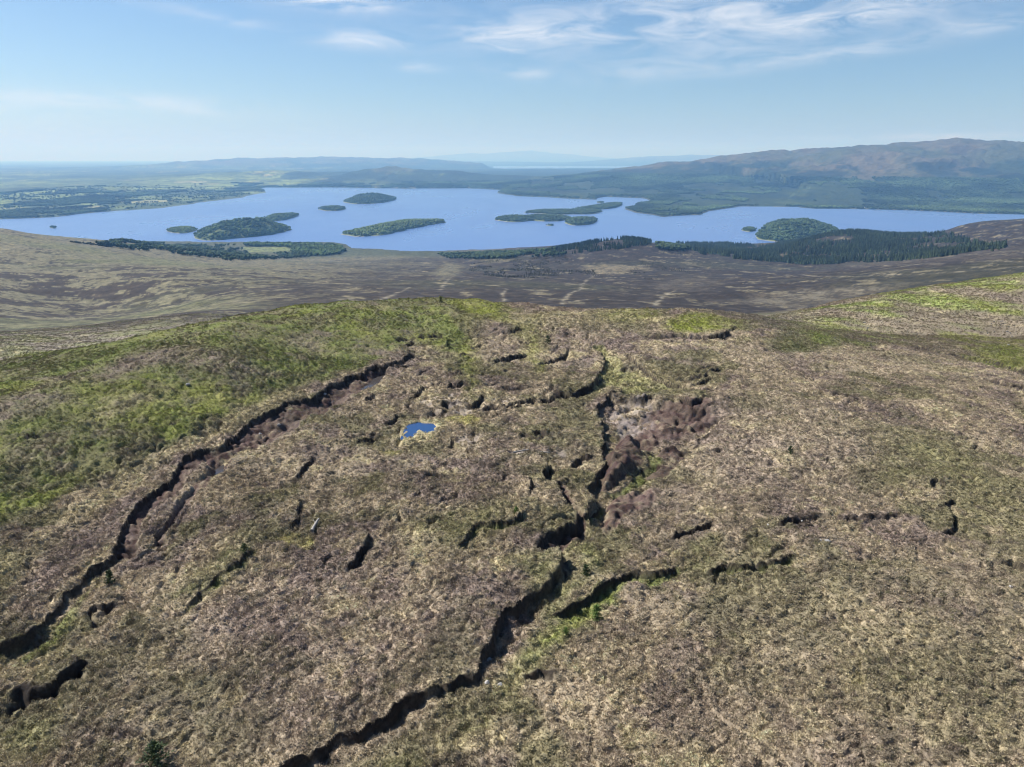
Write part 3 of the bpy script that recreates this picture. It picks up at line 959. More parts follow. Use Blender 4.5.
FY = np.repeat(rw[:, None], NC2, 1)
wfx = FX + 120 * fbm(FX, FY, 900, 4, 201)
wfy = FY + 160 * fbm(FX, FY, 900, 4, 203)
dsh, _ = seg_dist(wfx, wfy, far_shore)
inl = inside(wfx, wfy, land_poly)
sd = np.where(inl, dsh, -dsh)
lowl = 4 + 46 * sst(0, 2500, sd) + 22 * fbm(FX, FY, 1500, 4, 205) * sst(0, 900, sd) + 40 * sst(9000, 20000, FY)
H = lowl


def ridge(pts, wid, power=1.4, rough=.25, seed=0, sc=1200.0):
    """a hill range along a crest line of surveyed skyline points"""
    global H
    P = np.array(pts, float)
    x_, y_, z_ = at_y(P[:, 0], P[:, 1], P[:, 2])
    L_ = np.stack([x_, y_], 1)
    hh = z_ + CAM_Z
    qx = FX + sc * .35 * fbm(FX, FY, sc, 4, seed)
    qy = FY + sc * .35 * fbm(FX, FY, sc, 4, seed + 5)
    d, al = seg_dist(qx, qy, L_)
    Ls = np.hypot(np.diff(x_), np.diff(y_))
    cu = np.concatenate([[0], np.cumsum(Ls)]) / Ls.sum()
    hc = np.interp(al, cu, hh)
    prof = np.clip(1 - d / wid, 0, 1)
    rg = 1 - 2 * np.abs(fbm(FX + .3 * FY, FY, sc, 5, seed + 9, .55))
    h = hc * prof ** power * (1 + rough * (rg - .75) * sst(0, .35, d / wid))
    H = np.maximum(H, h)


ridge([(500, 183, 10500), (560, 178, 10800), (600, 172, 11000), (650, 165.5, 11200), (690, 158.5, 11500), (720, 154, 11500), (770, 150.5, 11400), (830, 147.5, 11000), (870, 144.5, 10600), (905, 141.5, 10500), (940, 139, 10400), (985, 140.5, 10300), (1024, 141, 10000), (1150, 139, 9500), (1400, 140, 9000)], 4300, 1.25, .42, 211, 1500)
ridge([(300, 178, 13200), (340, 174, 13200), (370, 168.5, 13300), (395, 166, 13500), (415, 169, 13400), (450, 170.5, 13000), (500, 174.5, 12800), (560, 177, 12500)], 2400, 1.2, .3, 221, 900)
ridge([(180, 178, 12500), (225, 172, 14000), (270, 170, 14500), (330, 172, 15000), (400, 170, 16000)], 3200, 1.2, .25, 231, 1100)
ridge([(120, 166, 24000), (170, 163, 25000), (215, 159, 26000), (255, 157.5, 26500), (330, 156.5, 27000), (400, 157.5, 27500), (450, 160.5, 27500), (500, 164, 27500), (540, 166, 27500)], 6500, 1.1, .15, 241, 2600)
ridge([(560, 164, 44000), (600, 160.5, 45000), (640, 157, 46000), (690, 154.5, 46000), (740, 155, 46000)], 9000, 1.1, .15, 251, 4000)
ridge([(330, 163, 46000), (430, 160.5, 46000), (500, 161.5, 46000), (560, 162.5, 46000)], 6000, 1.2, .1, 255, 4000)
ridge([(395, 159, 68000), (440, 155, 68500), (470, 152.8, 69000), (492, 153.5, 69000), (515, 151, 69500), (533, 150.3, 69500), (550, 152.5, 69500), (575, 154.5, 69000), (610, 158, 69000)], 7000, 1.0, .12, 261, 3000)
qx, qy = FX + 200 * fbm(FX, FY, 700, 3, 295), FY + 200 * fbm(FX, FY, 700, 3, 297)
gul = np.abs(fbm(qx, qy, 900, 4, 299, .5))
H = H + (gul - .16) * 75 * sst(60, 300, H) * sst(200000, 15000, FY)
# the firth: low ground under water between the two far ranges
firth = sst(480, 500, CX + F_PX * FX / FY) * (1 - sst(640, 665, CX + F_PX * FX / FY)) * sst(23500, 25500, FY) * (1 - sst(38000, 40000, FY))
H = np.where(sd > 0, np.minimum(H, 1.5 + sd * .5), np.maximum(-30, sd * .08))
H = lerp(H, -25, firth)

# cover: fields and hedges on the low ground, woods by the shore, open hill above
rot = .5
gx, gy = FX * math.cos(rot) - FY * math.sin(rot), FX * math.sin(rot) + FY * math.cos(rot)
cid, edge = voronoi(gx / 240 + .4 * fbm(FX, FY, 500, 2, 271), gy / 420, 5)
wood = fbm(FX, FY, 1500, 5, 273, .62, 1.0, .5)
CF = np.broadcast_to(C(.13, .17, .062), FX.shape + (3,)).copy()
CF = put(CF, C(.20, .26, .09), sst(.5, .55, cid))
CF = put(CF, C(.28, .28, .15), sst(.88, .9, cid))
CF = put(CF, C(.06, .088, .038), 1 - sst(.06, .12, edge))
CF = put(CF, C(.05, .078, .036), sst(.0, .2, fbm(FX, FY, 3500, 4, 275, .6, 1, .35)) * .7)
WOODC = C(.042, .066, .034)
uf = CX + F_PX * FX / FY
plain_ = 1 - sst(280, 330, uf)
CF = put(CF, WOODC, sst(-.08, .04, wood - .16 * plain_ + .22 * (1 - sst(0, 200, sd))))
uf = CX + F_PX * FX / FY
CF = put(CF, WOODC * 1.1, .75 * sst(470, 520, uf) * sst(-.42, -.3, wood) * (1 - sst(120, 260, H + 90 * wood)))
hillc = C(.175, .150, .098) + (C(.115, .125, .062) - C(.175, .150, .098)) * sst(-.2, .3, fbm(FX, FY, 1100, 5, 281, .6))[..., None]
hillc = put(hillc, C(.09, .075, .06), sst(.1, .35, fbm(FX, FY, 700, 5, 283, .65, .8, .5)) * .7)
hi = sst(150, 250, H + 110 * fbm(FX, FY, 900, 4, 285, .6))
CF = put(CF, hillc, hi)
frs = sst(.12, .2, fbm(FX, FY, 1900, 4, 287, .6)) * (1 - sst(320, 420, H))
CF = put(CF, WOODC, frs * .9)
CF = CF * .47 * (1 + .75 * plain_ * (1 - sst(12000, 20000, FY)))[..., None]
CF = put(CF, C(.010, .018, .014), sst(.0, .12, fbm(FX, FY, 620, 5, 291, .65, 1.0, .6) - .25 * sst(250, 500, H) - .12 * plain_) * (1 - sst(330, 430, H)) * .8 * sst(1, 30, H))
CF = put(CF, C(.2, .19, .16), (1 - sst(0, 14, np.abs(sd - 8))) * .6)

m_far, t = new_mat("far_land_surface")
cov = t.n('ShaderNodeAttribute', attribute_name='cover')
geo = t.n('ShaderNodeNewGeometry')
g1 = t.n('ShaderNodeTexNoise', ins={'Vector': geo.outputs['Position'], 'Scale': .012, 'Detail': 5.0, 'Roughness': 0.65})
f1 = t.ramp(g1.outputs[0], [(.3, (.6, .62, .62)), (.7, (1.4, 1.38, 1.35))])
c = t.mix(1.0, cov.outputs[0], f1, 'MULTIPLY')
bmp = t.n('ShaderNodeBump', ins={'Strength': 1.0, 'Distance': 30.0, 'Height': g1.outputs[0]})
finish(t, **{'Base Color': c, 'Roughness': .95, 'Normal': bmp.outputs[0], 'Specular IOR Level': .15})
far = grid_mesh('hills', FX, FY, H, np.clip(CF, .006, .6), m_far)
far['kind'] = 'structure'
far['label'] = 'farmland, woods and blue hills on the far side of the loch'


# ------------------------------------------------------------------ scattering real geometry on points
def proto(name, verts, faces, mats, fmat=None, smooth=False):
    me = bpy.data.meshes.new(name)
    me.from_pydata(verts, [], faces)
    for m in mats:
        me.materials.append(m)
    if fmat:
        me.polygons.foreach_set('material_index', fmat)
    if smooth:
        me.polygons.foreach_set('use_smooth', [True] * len(faces))
    me.update()
    return bpy.data.objects.new(name, me)


def scatter(name, pts, protos, scl, tint, parent=None, tilt=.15):
    pts = np.asarray(pts, np.float32)
    n = len(pts)
    me = bpy.data.meshes.new(name)
    me.vertices.add(n)
    me.vertices.foreach_set('co', pts.ravel())
    rot_ = np.stack([rng.normal(0, tilt, n), rng.normal(0, tilt, n), rng.uniform(0, 6.283, n)], 1).astype(np.float32)
    for nm, tp, key, val in (('rot', 'FLOAT_VECTOR', 'vector', rot_), ('scl', 'FLOAT_VECTOR', 'vector', scl), ('pick', 'INT', 'value', rng.integers(0, len(protos), n)),
                             ('tint', 'FLOAT_COLOR', 'color', np.concatenate([tint, np.ones((n, 1))], 1))):
        a = me.attributes.new(nm, tp, 'POINT')
        a.data.foreach_set(key, np.ascontiguousarray(val, dtype=np.int32 if tp == 'INT' else np.float32).ravel())
    o = bpy.data.objects.new(name, me)
    col.objects.link(o)
    if parent:
        o.parent = parent
    g = bpy.data.node_groups.new(name + "_nodes", 'GeometryNodeTree')
    g.interface.new_socket("Geometry", in_out='INPUT', socket_type='NodeSocketGeometry')
    g.interface.new_socket("Geometry", in_out='OUTPUT', socket_type='NodeSocketGeometry')
    gi, go = g.nodes.new('NodeGroupInput'), g.nodes.new('NodeGroupOutput')
    jn = g.nodes.new('GeometryNodeGeometryToInstance')
    for p in protos:
        oi = g.nodes.new('GeometryNodeObjectInfo')
        oi.inputs['Object'].default_value = p
        g.links.new(oi.outputs['Geometry'], jn.inputs[0])
    ip = g.nodes.new('GeometryNodeInstanceOnPoints')

    def na(nm, tp):
        k = g.nodes.new('GeometryNodeInputNamedAttribute')
        k.data_type = tp
        k.inputs['Name'].default_value = nm
        return k.outputs['Attribute']
    g.links.new(gi.outputs[0], ip.inputs['Points'])
    g.links.new(jn.outputs[0], ip.inputs['Instance'])
    ip.inputs['Pick Instance'].default_value = True
    g.links.new(na('pick', 'INT'), ip.inputs['Instance Index'])
    g.links.new(na('rot', 'FLOAT_VECTOR'), ip.inputs['Rotation'])
    g.links.new(na('scl', 'FLOAT_VECTOR'), ip.inputs['Scale'])
    g.links.new(ip.outputs[0], go.inputs[0])
    md = o.modifiers.new("scatter", 'NODES')
    md.node_group = g
    o['kind'] = 'stuff'
    return o


def tint_mat(name, rough=.85, spec=.2, sub=None, var=.25):
    m, t = new_mat(name)
    a = t.n('ShaderNodeAttribute', attribute_type='INSTANCER', attribute_name='tint')
    g = t.n('ShaderNodeNewGeometry')
    v = t.n('ShaderNodeTexWhiteNoise', noise_dimensions='1D', ins={'W': g.outputs['Random Per Island']})
    k = t.math('ADD', t.math('MULTIPLY', v.outputs[0], var * 2), 1 - var)
    cc = t.n('ShaderNodeCombineXYZ', ins={0: k, 1: k, 2: k})
    c = t.mix(1.0, a.outputs[0], cc.outputs[0], 'MULTIPLY')
    b = t.n('ShaderNodeBsdfPrincipled', ins={'Base Color': c, 'Roughness': rough, 'Specular IOR Level': spec})
    out = b.outputs[0]
    if sub:
        tr = t.n('ShaderNodeBsdfTranslucent', ins={'Color': c})
        mx = t.n('ShaderNodeMixShader', ins={0: sub, 1: b.outputs[0], 2: tr.outputs[0]})
        out = mx.outputs[0]
    t.n('ShaderNodeOutputMaterial', ins={0: out})
    return m


m_blade = tint_mat("grass_blades", .8, .2, .4)
m_sprig = tint_mat("heather_sprigs", .9, .1, .15)
m_crown = tint_mat("tree_crowns", .95, .1, None, .3)

r_ = random.Random(3)


def tuft_proto(name, nb, length, width, spread):
    V, Fc = [], []
    for k in range(nb):
        a = r_.uniform(0, 6.283)
        ln, sp = length * r_.uniform(.6, 1.15), spread * r_.uniform(.4, 1.2)
        ca, sa = math.cos(a), math.sin(a)
        b0 = r_.uniform(0, .08)
        wv = width * r_.uniform(.6, 1.2)
        i = len(V)
        for f, wd in ((0, .7), (.55, 1.0), (1.0, .15)):
            rr = b0 + sp * ln * f ** 1.6
            hh = ln * f * (1 - .35 * sp * f) - .05
            for sg in (-1, 1):
                V.append((ca * rr - sa * wv * wd * .5 * sg, sa * rr + ca * wv * wd * .5 * sg, hh))
        Fc += [(i, i + 1, i + 3, i + 2), (i + 2, i + 3, i + 5, i + 4)]
    return proto(name, V, Fc, [m_blade])


def heather_proto(name, n, rad, hgt):
    V, Fc = [], []
    for k in range(n):
        a, e = r_.uniform(0, 6.283), math.acos(r_.uniform(0.05, 1))
        q = r_.uniform(.7, 1.08)
        c_ = Vector((rad * q * math.sin(e) * math.cos(a), rad * q * math.sin(e) * math.sin(a), hgt * q * math.cos(e) - .03))
        nrm = Vector((c_.x, c_.y, c_.z * .6 + .1)).normalized()
        up = Vector((r_.uniform(-.6, .6), r_.uniform(-.6, .6), 1)).normalized()
        t1 = up.cross(nrm)
        t1 = t1.normalized() if t1.length > .01 else Vector((1, 0, 0))
        sz = rad * r_.uniform(.22, .42)
        i = len(V)
        tip = c_ + up * sz * 1.5
        V += [tuple(c_ - t1 * sz * .5), tuple(c_ + t1 * sz * .5), tuple(tip + nrm * sz * .2)]
        Fc.append((i, i + 1, i + 2))
    return proto(name, V, Fc, [m_sprig])


grass_p = [tuft_proto("grass_tuft", 10, .23, .055, .55), tuft_proto("grass_tuft", 11, .19, .06, .75), tuft_proto("grass_tuft", 9, .26, .055, .45)]
heath_p = [heather_proto("heather_clump", 22, .20, .20), heather_proto("heather_clump", 26, .25, .18), heather_proto("heather_clump", 18, .16, .2)]


def field_points(y0, y1, dens, clear=.35):
    """random points over the near ground between two distances"""
    n = int(((half_w(y0) - 2) + (half_w(y1) - 2)) * (y1 - y0) * dens)
    y = rng.uniform(y0, y1, n * 2)
    x = rng.uniform(-1, 1, n * 2) * half_w(y1)
    k = np.abs(x) < (.93 * y + 6)
    k &= np.abs(x) < half_w(y) - 2
    x, y = x[k], y[k]
    pk = sample(peaty, x, y)
    k = (pk < rng.uniform(clear * .4, clear * 1.4, len(x)))
    k &= ~inside(x, y, pool_xy)
    for S, _ in sliver:
        k &= ~inside(x, y, S)
    return x[k], y[k]


gx_, gy_, hx_, hy_ = [], [], [], []
for y0, y1, dg, dh in ((26, 45, 38, 17), (45, 70, 29, 14), (70, 110, 16, 8), (110, 168, 7, 3.4)):
    a, b = field_points(y0, y1, dg)
    gx_.append(a), gy_.append(b)
    a, b = field_points(y0, y1, dh, .45)
    hx_.append(a), hy_.append(b)
xs, ys = rng.uniform(40, 330, 130000), rng.uniform(150, 345, 130000)
kk = (np.abs(xs) < .86 * ys) & (CX + F_PX * xs / ys > 735)
xs, ys = xs[kk], ys[kk]
xl, yl = rng.uniform(-400, -30, 190000), rng.uniform(165, 430, 190000)
kk = (np.abs(xl) < .86 * yl) & (CX + F_PX * xl / yl < 330)
xs, ys = np.concatenate([xs, xl[kk]]), np.concatenate([ys, yl[kk]])
od_ = rng.permutation(len(xs))
xs, ys = xs[od_], ys[od_]
n3 = int(len(xs) * .62)
gx_.append(xs[:n3]), gy_.append(ys[:n3]), hx_.append(xs[n3:]), hy_.append(ys[n3:])
gx_, gy_, hx_, hy_ = map(np.concatenate, (gx_, gy_, hx_, hy_))
CNc = np.clip(CN, .01, .6)
# grass: follows the cover colour, straw tips
tg = sample(CNc, gx_, gy_)
pale = fbm(gx_, gy_, 2.2, 3, 301)
tg = tg * rng.uniform(.65, 1.75, len(gx_))[:, None]
tg = tg + (STRAW * 1.05 - tg) * (np.clip(.12 + .5 * pale, 0, .5) * rng.uniform(0, 1, len(gx_)) * (1 - .75 * sample(zk, gx_, gy_)))[:, None]
green_hill = sample(zk, gx_, gy_)
sg = rng.uniform(.45, 1.1, len(gx_)) * (.82 + .18 * sst(40, 90, gy_)) * (1 - .35 * green_hill) * (1 + .25 * sst(90, 150, gy_) + .8 * sst(160, 220, gy_))
o = scatter('moor_grass', np.stack([gx_, gy_, sample(Z[:nn], gx_, gy_)], 1), grass_p, np.stack([sg * 1.1, sg * 1.1, sg * rng.uniform(.7, 1.1, len(sg))], 1), np.clip(tg, .01, .7), None, .22)
o['label'] = 'straw and olive moor grass growing over the bog'
# heather: dark brown and olive bushes in drifts
th = sample(CNc, hx_, hy_)
drift = fbm(hx_, hy_, 5, 4, 311, .6) + .5 * fbm(hx_, hy_, 14, 3, 313)
keep = drift + rng.normal(0, .2, len(hx_)) > -.12 + .18 * sample(zk, hx_, hy_)
hx_, hy_, th, drift = hx_[keep], hy_[keep], th[keep], drift[keep]
mixh = np.clip(.35 + rng.normal(0, .25, len(hx_)), 0, .85)[:, None]
hcol = np.where(rng.uniform(0, 1, (len(hx_), 1)) < .3, C(.13, .14, .06), C(.17, .13, .11))
th = th * (1 - mixh) + hcol * mixh
th *= rng.uniform(.7, 1.3, len(hx_))[:, None]
sh_ = rng.uniform(.45, 1.15, len(hx_)) * (.82 + .18 * sst(40, 90, hy_)) * (1 + .3 * sst(90, 150, hy_) + .6 * sst(160, 220, hy_))
o = scatter('heather', np.stack([hx_, hy_, sample(Z[:nn], hx_, hy_)], 1), heath_p, np.stack([sh_, sh_, sh_ * rng.uniform(.6, 1.1, len(sh_))], 1), np.clip(th, .01, .5), None, .12)
o['label'] = 'low dark heather clumps scattered across the bog'

# ------------------------------------------------------------------ distant woods
def icos():
    ph = (1 + 5 ** .5) / 2
    v = [Vector(p).normalized() for p in ((-1, ph, 0), (1, ph, 0), (-1, -ph, 0), (1, -ph, 0), (0, -1, ph), (0, 1, ph), (0, -1, -ph), (0, 1, -ph), (ph, 0, -1), (ph, 0, 1), (-ph, 0, -1), (-ph, 0, 1))]
    f = [(0, 11, 5), (0, 5, 1), (0, 1, 7), (0, 7, 10), (0, 10, 11), (1, 5, 9), (5, 11, 4), (11, 10, 2), (10, 7, 6), (7, 1, 8), (3, 9, 4), (3, 4, 2), (3, 2, 6), (3, 6, 8), (3, 8, 9), (4, 9, 5), (2, 4, 11), (6, 2, 10), (8, 6, 7), (9, 8, 1)]
    return v, f


def crown_proto(name):
    """a broadleaf crown: several uneven lobes on a short stem, unit height"""
    V, Fc = [], []
    iv, jf = icos()
    for k in range(6):
        a = r_.uniform(0, 6.283)
        c_ = Vector((.26 * math.cos(a), .26 * math.sin(a), r_.uniform(.42, .78))) if k else Vector((0, 0, .66))
        rad = r_.uniform(.2, .32)
        i = len(V)
        V += [tuple(c_ + p * rad * r_.uniform(.75, 1.2)) for p in iv]
        Fc += [tuple(i + q for q in f) for f in jf]
    i = len(V)
    for k in range(5):
        a = k * 6.283 / 5
        V += [(.05 * math.cos(a), .05 * math.sin(a), -.15), (.03 * math.cos(a), .03 * math.sin(a), .5)]
    Fc += [(i + 2 * k, i + 2 * ((k + 1) % 5), i + 2 * ((k + 1) % 5) + 1, i + 2 * k + 1) for k in range(5)]
    return proto(name, V, Fc, [m_crown])


def conifer_proto(name, tiers=4):
    V, Fc = [], []
    for k in range(tiers):
        z0, z1 = .08 + k * .9 / tiers * .92, min(1.0, .08 + (k + 1.7) * .92 / tiers)
        rad = .23 * (1 - k / (tiers + .6))
        i = len(V)
        V.append((0, 0, z1))
        for j in range(9):
            a = j * 6.283 / 9 + k
            q = rad * r_.uniform(.7, 1.15) * (1 if j % 2 else .72)
            V.append((q * math.cos(a), q * math.sin(a), z0 + r_.uniform(-.03, .03)))
        Fc += [(i, i + 1 + j, i + 1 + (j + 1) % 9) for j in range(9)]
    i = len(V)
    for k in range(4):
        a = k * 1.5708
        V += [(.025 * math.cos(a), .025 * math.sin(a), -.1), (.02 * math.cos(a), .02 * math.sin(a), .3)]
    Fc += [(i + 2 * k, i + 2 * ((k + 1) % 4), i + 2 * ((k + 1) % 4) + 1, i + 2 * k + 1) for k in range(4)]
    return proto(name, V, Fc, [m_crown])


crowns = [crown_proto("broadleaf_crown") for _ in range(4)]
conifers = [conifer_proto("conifer_crown", 4), conifer_proto("conifer_crown", 5)]


def wood_in(poly_px, spacing, hgt, protos, colr, name, label, gapn=None, ymin=1300, parent=None):
    P = on_ground(poly_px, ymin)
    x0, y0 = P.min(0)
    x1, y1 = P.max(0)
    n = int((x1 - x0) * (y1 - y0) / spacing ** 2)
    x, y = rng.uniform(x0, x1, n), rng.uniform(y0, y1, n)
    k = inside(x + 12 * fbm(x, y, 50, 2, 401), y + 25 * fbm(x, y, 60, 2, 403), P)
    if gapn is not None:
        k &= fbm(x, y, 130, 4, 405, .6, 1, .6) > gapn
    clr = on_ground([(812, 240), (830, 235.5), (852, 236), (856, 240), (835, 243), (815, 243.5)], 1300)
    k &= ~inside(x, y, clr)
    x, y = x[k], y[k]
    z = sample(Z, x, y)
    k = z > 1.0
    x, y, z = x[k], y[k], z[k]
    h = hgt * rng.uniform(.65, 1.25, len(x))
    wdt = h * rng.uniform(.8, 1.25, len(x))
    tn = np.array(colr) * rng.uniform(.65, 1.4, len(x))[:, None] * (1 + .9 * fbm(x, y, 110, 3, 407))[:, None]
    o = scatter(name, np.stack([x, y, z - .3], 1), protos, np.stack([wdt, wdt, h], 1), np.clip(tn, .01, .3), parent, .04)
    o['label'] = label
    return o


DKG, BRG, MIXG = (.026, .038, .021), (.075, .115, .040), (.055, .082, .040)
wood_in([(676, 244), (700, 243), (730, 242), (760, 247), (800, 241), (830, 234), (880, 233), (930, 236), (965, 241), (1004, 246), (1000, 251), (940, 258), (880, 262), (830, 265), (780, 263), (740, 260), (700, 254)],
        8.0, 15, conifers, (.036, .050, .027), 'conifer_plantation', 'dark conifer forest on the low hill before the right hand island', -.10)
wood_in([(545, 252), (570, 246), (600, 241.5), (622, 239.6), (648, 241), (652, 245), (620, 249), (580, 253), (550, 256)], 9.0, 14, conifers, DKG, 'conifer_plantation', 'dark conifer belt along the top of the central knoll', -.15)
wood_in([(470, 264), (520, 254), (590, 264), (602, 277), (560, 288), (500, 278), (470, 272)], 7.0, 3.6, conifers, (.052, .054, .040), 'scrub_wood', 'thin scattered trees on the slope below the central knoll', .05)
wood_in([(655, 250), (690, 252), (690, 275), (640, 285), (630, 268)], 8.0, 3.5, conifers, (.052, .054, .040), 'scrub_wood', 'sparse dark scrub on the moor right of the central knoll', .1)
wood_in([(100, 246), (140, 243), (200, 245.5), (240, 246), (250, 254), (290, 253), (320, 250), (342, 251), (332, 256), (300, 258), (230, 261), (170, 254)], 13.0, 12, crowns, MIXG, 'shore_wood', 'mixed green woodland on the low near shore at left', .03)
wood_in([(244, 245), (300, 244.6), (330, 245.4), (341, 247.5), (345, 251), (338, 254.5), (322, 256.5), (300, 256.2), (290, 252), (294, 248), (270, 246.8), (246, 247.2)], 10.0, 14, crowns, BRG, 'shore_wood', 'fresh green broadleaf wood on the near promontory', None)
wood_in([(438, 254.5), (500, 252.8), (570, 251.5), (565, 257), (500, 260), (450, 259)], 11.0, 13, crowns, MIXG, 'shore_wood', 'strip of broadleaf trees along the near shore below the central moor', -.1)
wood_in([(656, 246.5), (668, 245.5), (690, 247), (686, 251), (660, 250)], 10.0, 14, crowns, MIXG, 'shore_wood', 'small clump of trees between the knoll and the conifer forest', None)
wood_in([(66, 241.5), (130, 244.5), (190, 247.5), (180, 251), (120, 248), (70, 243.5)], 10.0, 5, crowns, (.05, .056, .04), 'scrub_wood', 'dark scrub along the crest of the left hand moor', .0)

# ------------------------------------------------------------------ islands
m_isle, t = new_mat("island_ground")
geo = t.n('ShaderNodeNewGeometry')
g1 = t.n('ShaderNodeTexNoise', ins={'Vector': geo.outputs['Position'], 'Scale': .02, 'Detail': 4.0})
c = t.ramp(g1.outputs[0], [(.35, (.05, .075, .03)), (.65, (.13, .15, .06))])
finish(t, **{'Base Color': c, 'Roughness': .95, 'Specular IOR Level': .15})
m_beach, t = new_mat("shingle")
geo = t.n('ShaderNodeNewGeometry')
g1 = t.n('ShaderNodeTexNoise', ins={'Vector': geo.outputs['Position'], 'Scale': .15, 'Detail': 3.0})
finish(t, **{'Base Color': t.ramp(g1.outputs[0], [(.3, (.16, .15, .13)), (.7, (.30, .28, .24))]), 'Roughness': .9})


def island(px_poly, hgt, tree_h, colr, label, gap=None, peak=(.5, .5), wooded=True):
    P = np.array(px_poly, float)
    x_, y_, _ = at_z(P[:, 0], P[:, 1], -CAM_Z)
    W = np.stack([x_, y_], 1)
    ctr = W.mean(0)
    L_ = smooth_line(np.vstack([W, W[:1]]), 5)[:-1]
    L_ = L_ + np.stack([fbm(L_[:, 0], L_[:, 1], 90, 2, 501), fbm(L_[:, 0], L_[:, 1], 90, 2, 503)], 1) * 22 * min(1, hgt / 12)
    e = bpy.data.objects.new('island', None)
    e.location = (ctr[0], ctr[1], 0)
    col.objects.link(e)
    n = len(L_)
    rings = (1.0, .985, .93, .84, .7, .5, .25)
    V, Fc, fm = [], [], []
    lo_, hi_ = L_.min(0), L_.max(0)
    pk = lo_ + (hi_ - lo_) * np.array(peak)
    pk = ctr + (pk - ctr) * .8
    def height(x, y, r):
        d = np.hypot((x - pk[0]) / (hi_[0] - lo_[0]), (y - pk[1]) / (hi_[1] - lo_[1]))
        return 2.0 + hgt * (1 - r ** 2.2) * np.clip(1.30 - 1.25 * d, .3, 1.0) * (1 + .5 * fbm(x, y, 160, 3, 505))
    for k, r in enumerate(rings):
        q = ctr + (L_ - ctr) * r
        z = -2.5 + 0 * q[:, 0] if k == 0 else (np.full(n, 1.2) if k == 1 else height(q[:, 0], q[:, 1], r))
        V += [(float(a - ctr[0]), float(b - ctr[1]), float(cc)) for (a, b), cc in zip(q, z)]
    V.append((0, 0, float(height(ctr[0:1], ctr[1:2], 0.0)[0])))
    for k in range(len(rings) - 1):
        for j in range(n):
            Fc.append((k * n + j, k * n + (j + 1) % n, (k + 1) * n + (j + 1) % n, (k + 1) * n + j))
            fm.append(1 if k == 0 else 0)
    b = (len(rings) - 1) * n
    Fc += [(b + j, b + (j + 1) % n, len(V) - 1) for j in range(n)]
    fm += [0] * n
    me = bpy.data.meshes.new('land')
    me.from_pydata(V, [], Fc)
    me.materials.append(m_isle)
    me.materials.append(m_beach)
    me.polygons.foreach_set('material_index', fm)
    me.polygons.foreach_set('use_smooth', [True] * len(Fc))
    me.update()
    o = bpy.data.objects.new('land', me)
    o.parent = e
    col.objects.link(o)
    if wooded:
        sp = max(8.0, tree_h * .8)
        m = int((hi_[0] - lo_[0]) * (hi_[1] - lo_[1]) / sp ** 2)
        x, y = rng.uniform(lo_[0], hi_[0], m), rng.uniform(lo_[1], hi_[1], m)
        k = inside(x, y, ctr + (L_ - ctr) * .97)
        if gap is not None:
            k &= (fbm(x, y, 120, 3, 507, .6) > gap)
        x, y = x[k], y[k]
        # radial position for the height
        ang = np.arctan2(L_[:, 1] - ctr[1], L_[:, 0] - ctr[0])
        od = np.argsort(ang)
        rr = np.interp(np.arctan2(y - ctr[1], x - ctr[0]), ang[od], np.hypot(*(L_[od] - ctr).T), period=2 * np.pi)
        r = np.clip(np.hypot(x - ctr[0], y - ctr[1]) / rr, 0, 1)
        z = height(x, y, r) * np.where(r > .93, .6, 1)
        h = tree_h * rng.uniform(.55, 1.4, len(x))
        wd = h * rng.uniform(.85, 1.3, len(x))
        tn = np.array(colr) * rng.uniform(.65, 1.4, len(x))[:, None] * (1 + .5 * fbm(x, y, 110, 3, 509))[:, None]
        t_ = scatter('woodland', np.stack([x - ctr[0], y - ctr[1], z - .5], 1), crowns, np.stack([wd, wd, h], 1), np.clip(tn, .01, .3), e, .05)
    e['label'] = label
    e['category'] = 'island'
    e['group'] = 'islands in the loch'
    return e


G1, G2, G3 = (.085, .125, .045), (.115, .160, .055), (.058, .090, .042)
island([(166, 231), (175, 233), (187, 233), (197, 230), (190, 228), (175, 228.5)], 6, 10, G2, 'small low green island left of the large hilly island', -.2)
island([(192, 236), (200, 240), (215, 240.5), (240, 238), (262, 236), (278, 233.5), (291, 230), (286, 227.5), (262, 227.5), (235, 229), (206, 232)], 62, 14, G1, 'large hilly wooded island off the near shore at left', -.25, (.45, .6))
island([(258, 221), (270, 221.6), (286, 219.8), (299, 215.5), (292, 215), (275, 217)], 16, 13, G1, 'slim wooded island just behind the large hilly island', None)
island([(319, 209.5), (328, 211), (340, 210.6), (346, 208.6), (336, 207.6), (324, 208)], 10, 14, G3, 'small dark wooded island between the slim island and the round one', None)
island([(342, 202), (355, 204), (375, 203.6), (390, 201.4), (396, 198.5), (380, 198), (355, 199)], 52, 14, G3, 'round dark island farthest out below the distant green hill', None)
island([(341, 234), (352, 236.6), (368, 236.6), (388, 234.5), (402, 231), (416, 228), (436, 224), (447, 222), (441, 220.6), (424, 221), (408, 221.5), (388, 225), (368, 229), (350, 232.5)], 18, 13, G2, 'long bright green island lying aslant in mid loch', -.3)
island([(493, 220), (508, 222), (520, 222), (532, 220.8), (548, 221.6), (562, 221), (571, 219), (560, 216.6), (540, 216.2), (522, 217.4), (505, 217)], 14, 12, G3, 'long flat wooded island in the middle of the island group at centre', None)
island([(564, 223), (572, 225.4), (585, 225.2), (595, 222.5), (596, 219.6), (584, 218.8), (570, 220)], 10, 15, G3, 'compact dark wooded island nearest of the centre group', None)
island([(523, 213), (540, 213.6), (556, 214.8), (575, 214.4), (592, 214.2), (603, 211.6), (590, 210), (565, 210.4), (540, 210.6)], 7, 11, G3, 'thin tree lined island behind the long flat centre island', None)
island([(572, 209.6), (590, 210), (608, 209), (620, 206.6), (622, 203.6), (612, 203.6), (596, 206.4)], 10, 12, G3, 'narrow dark island at the far right end of the centre group', None)
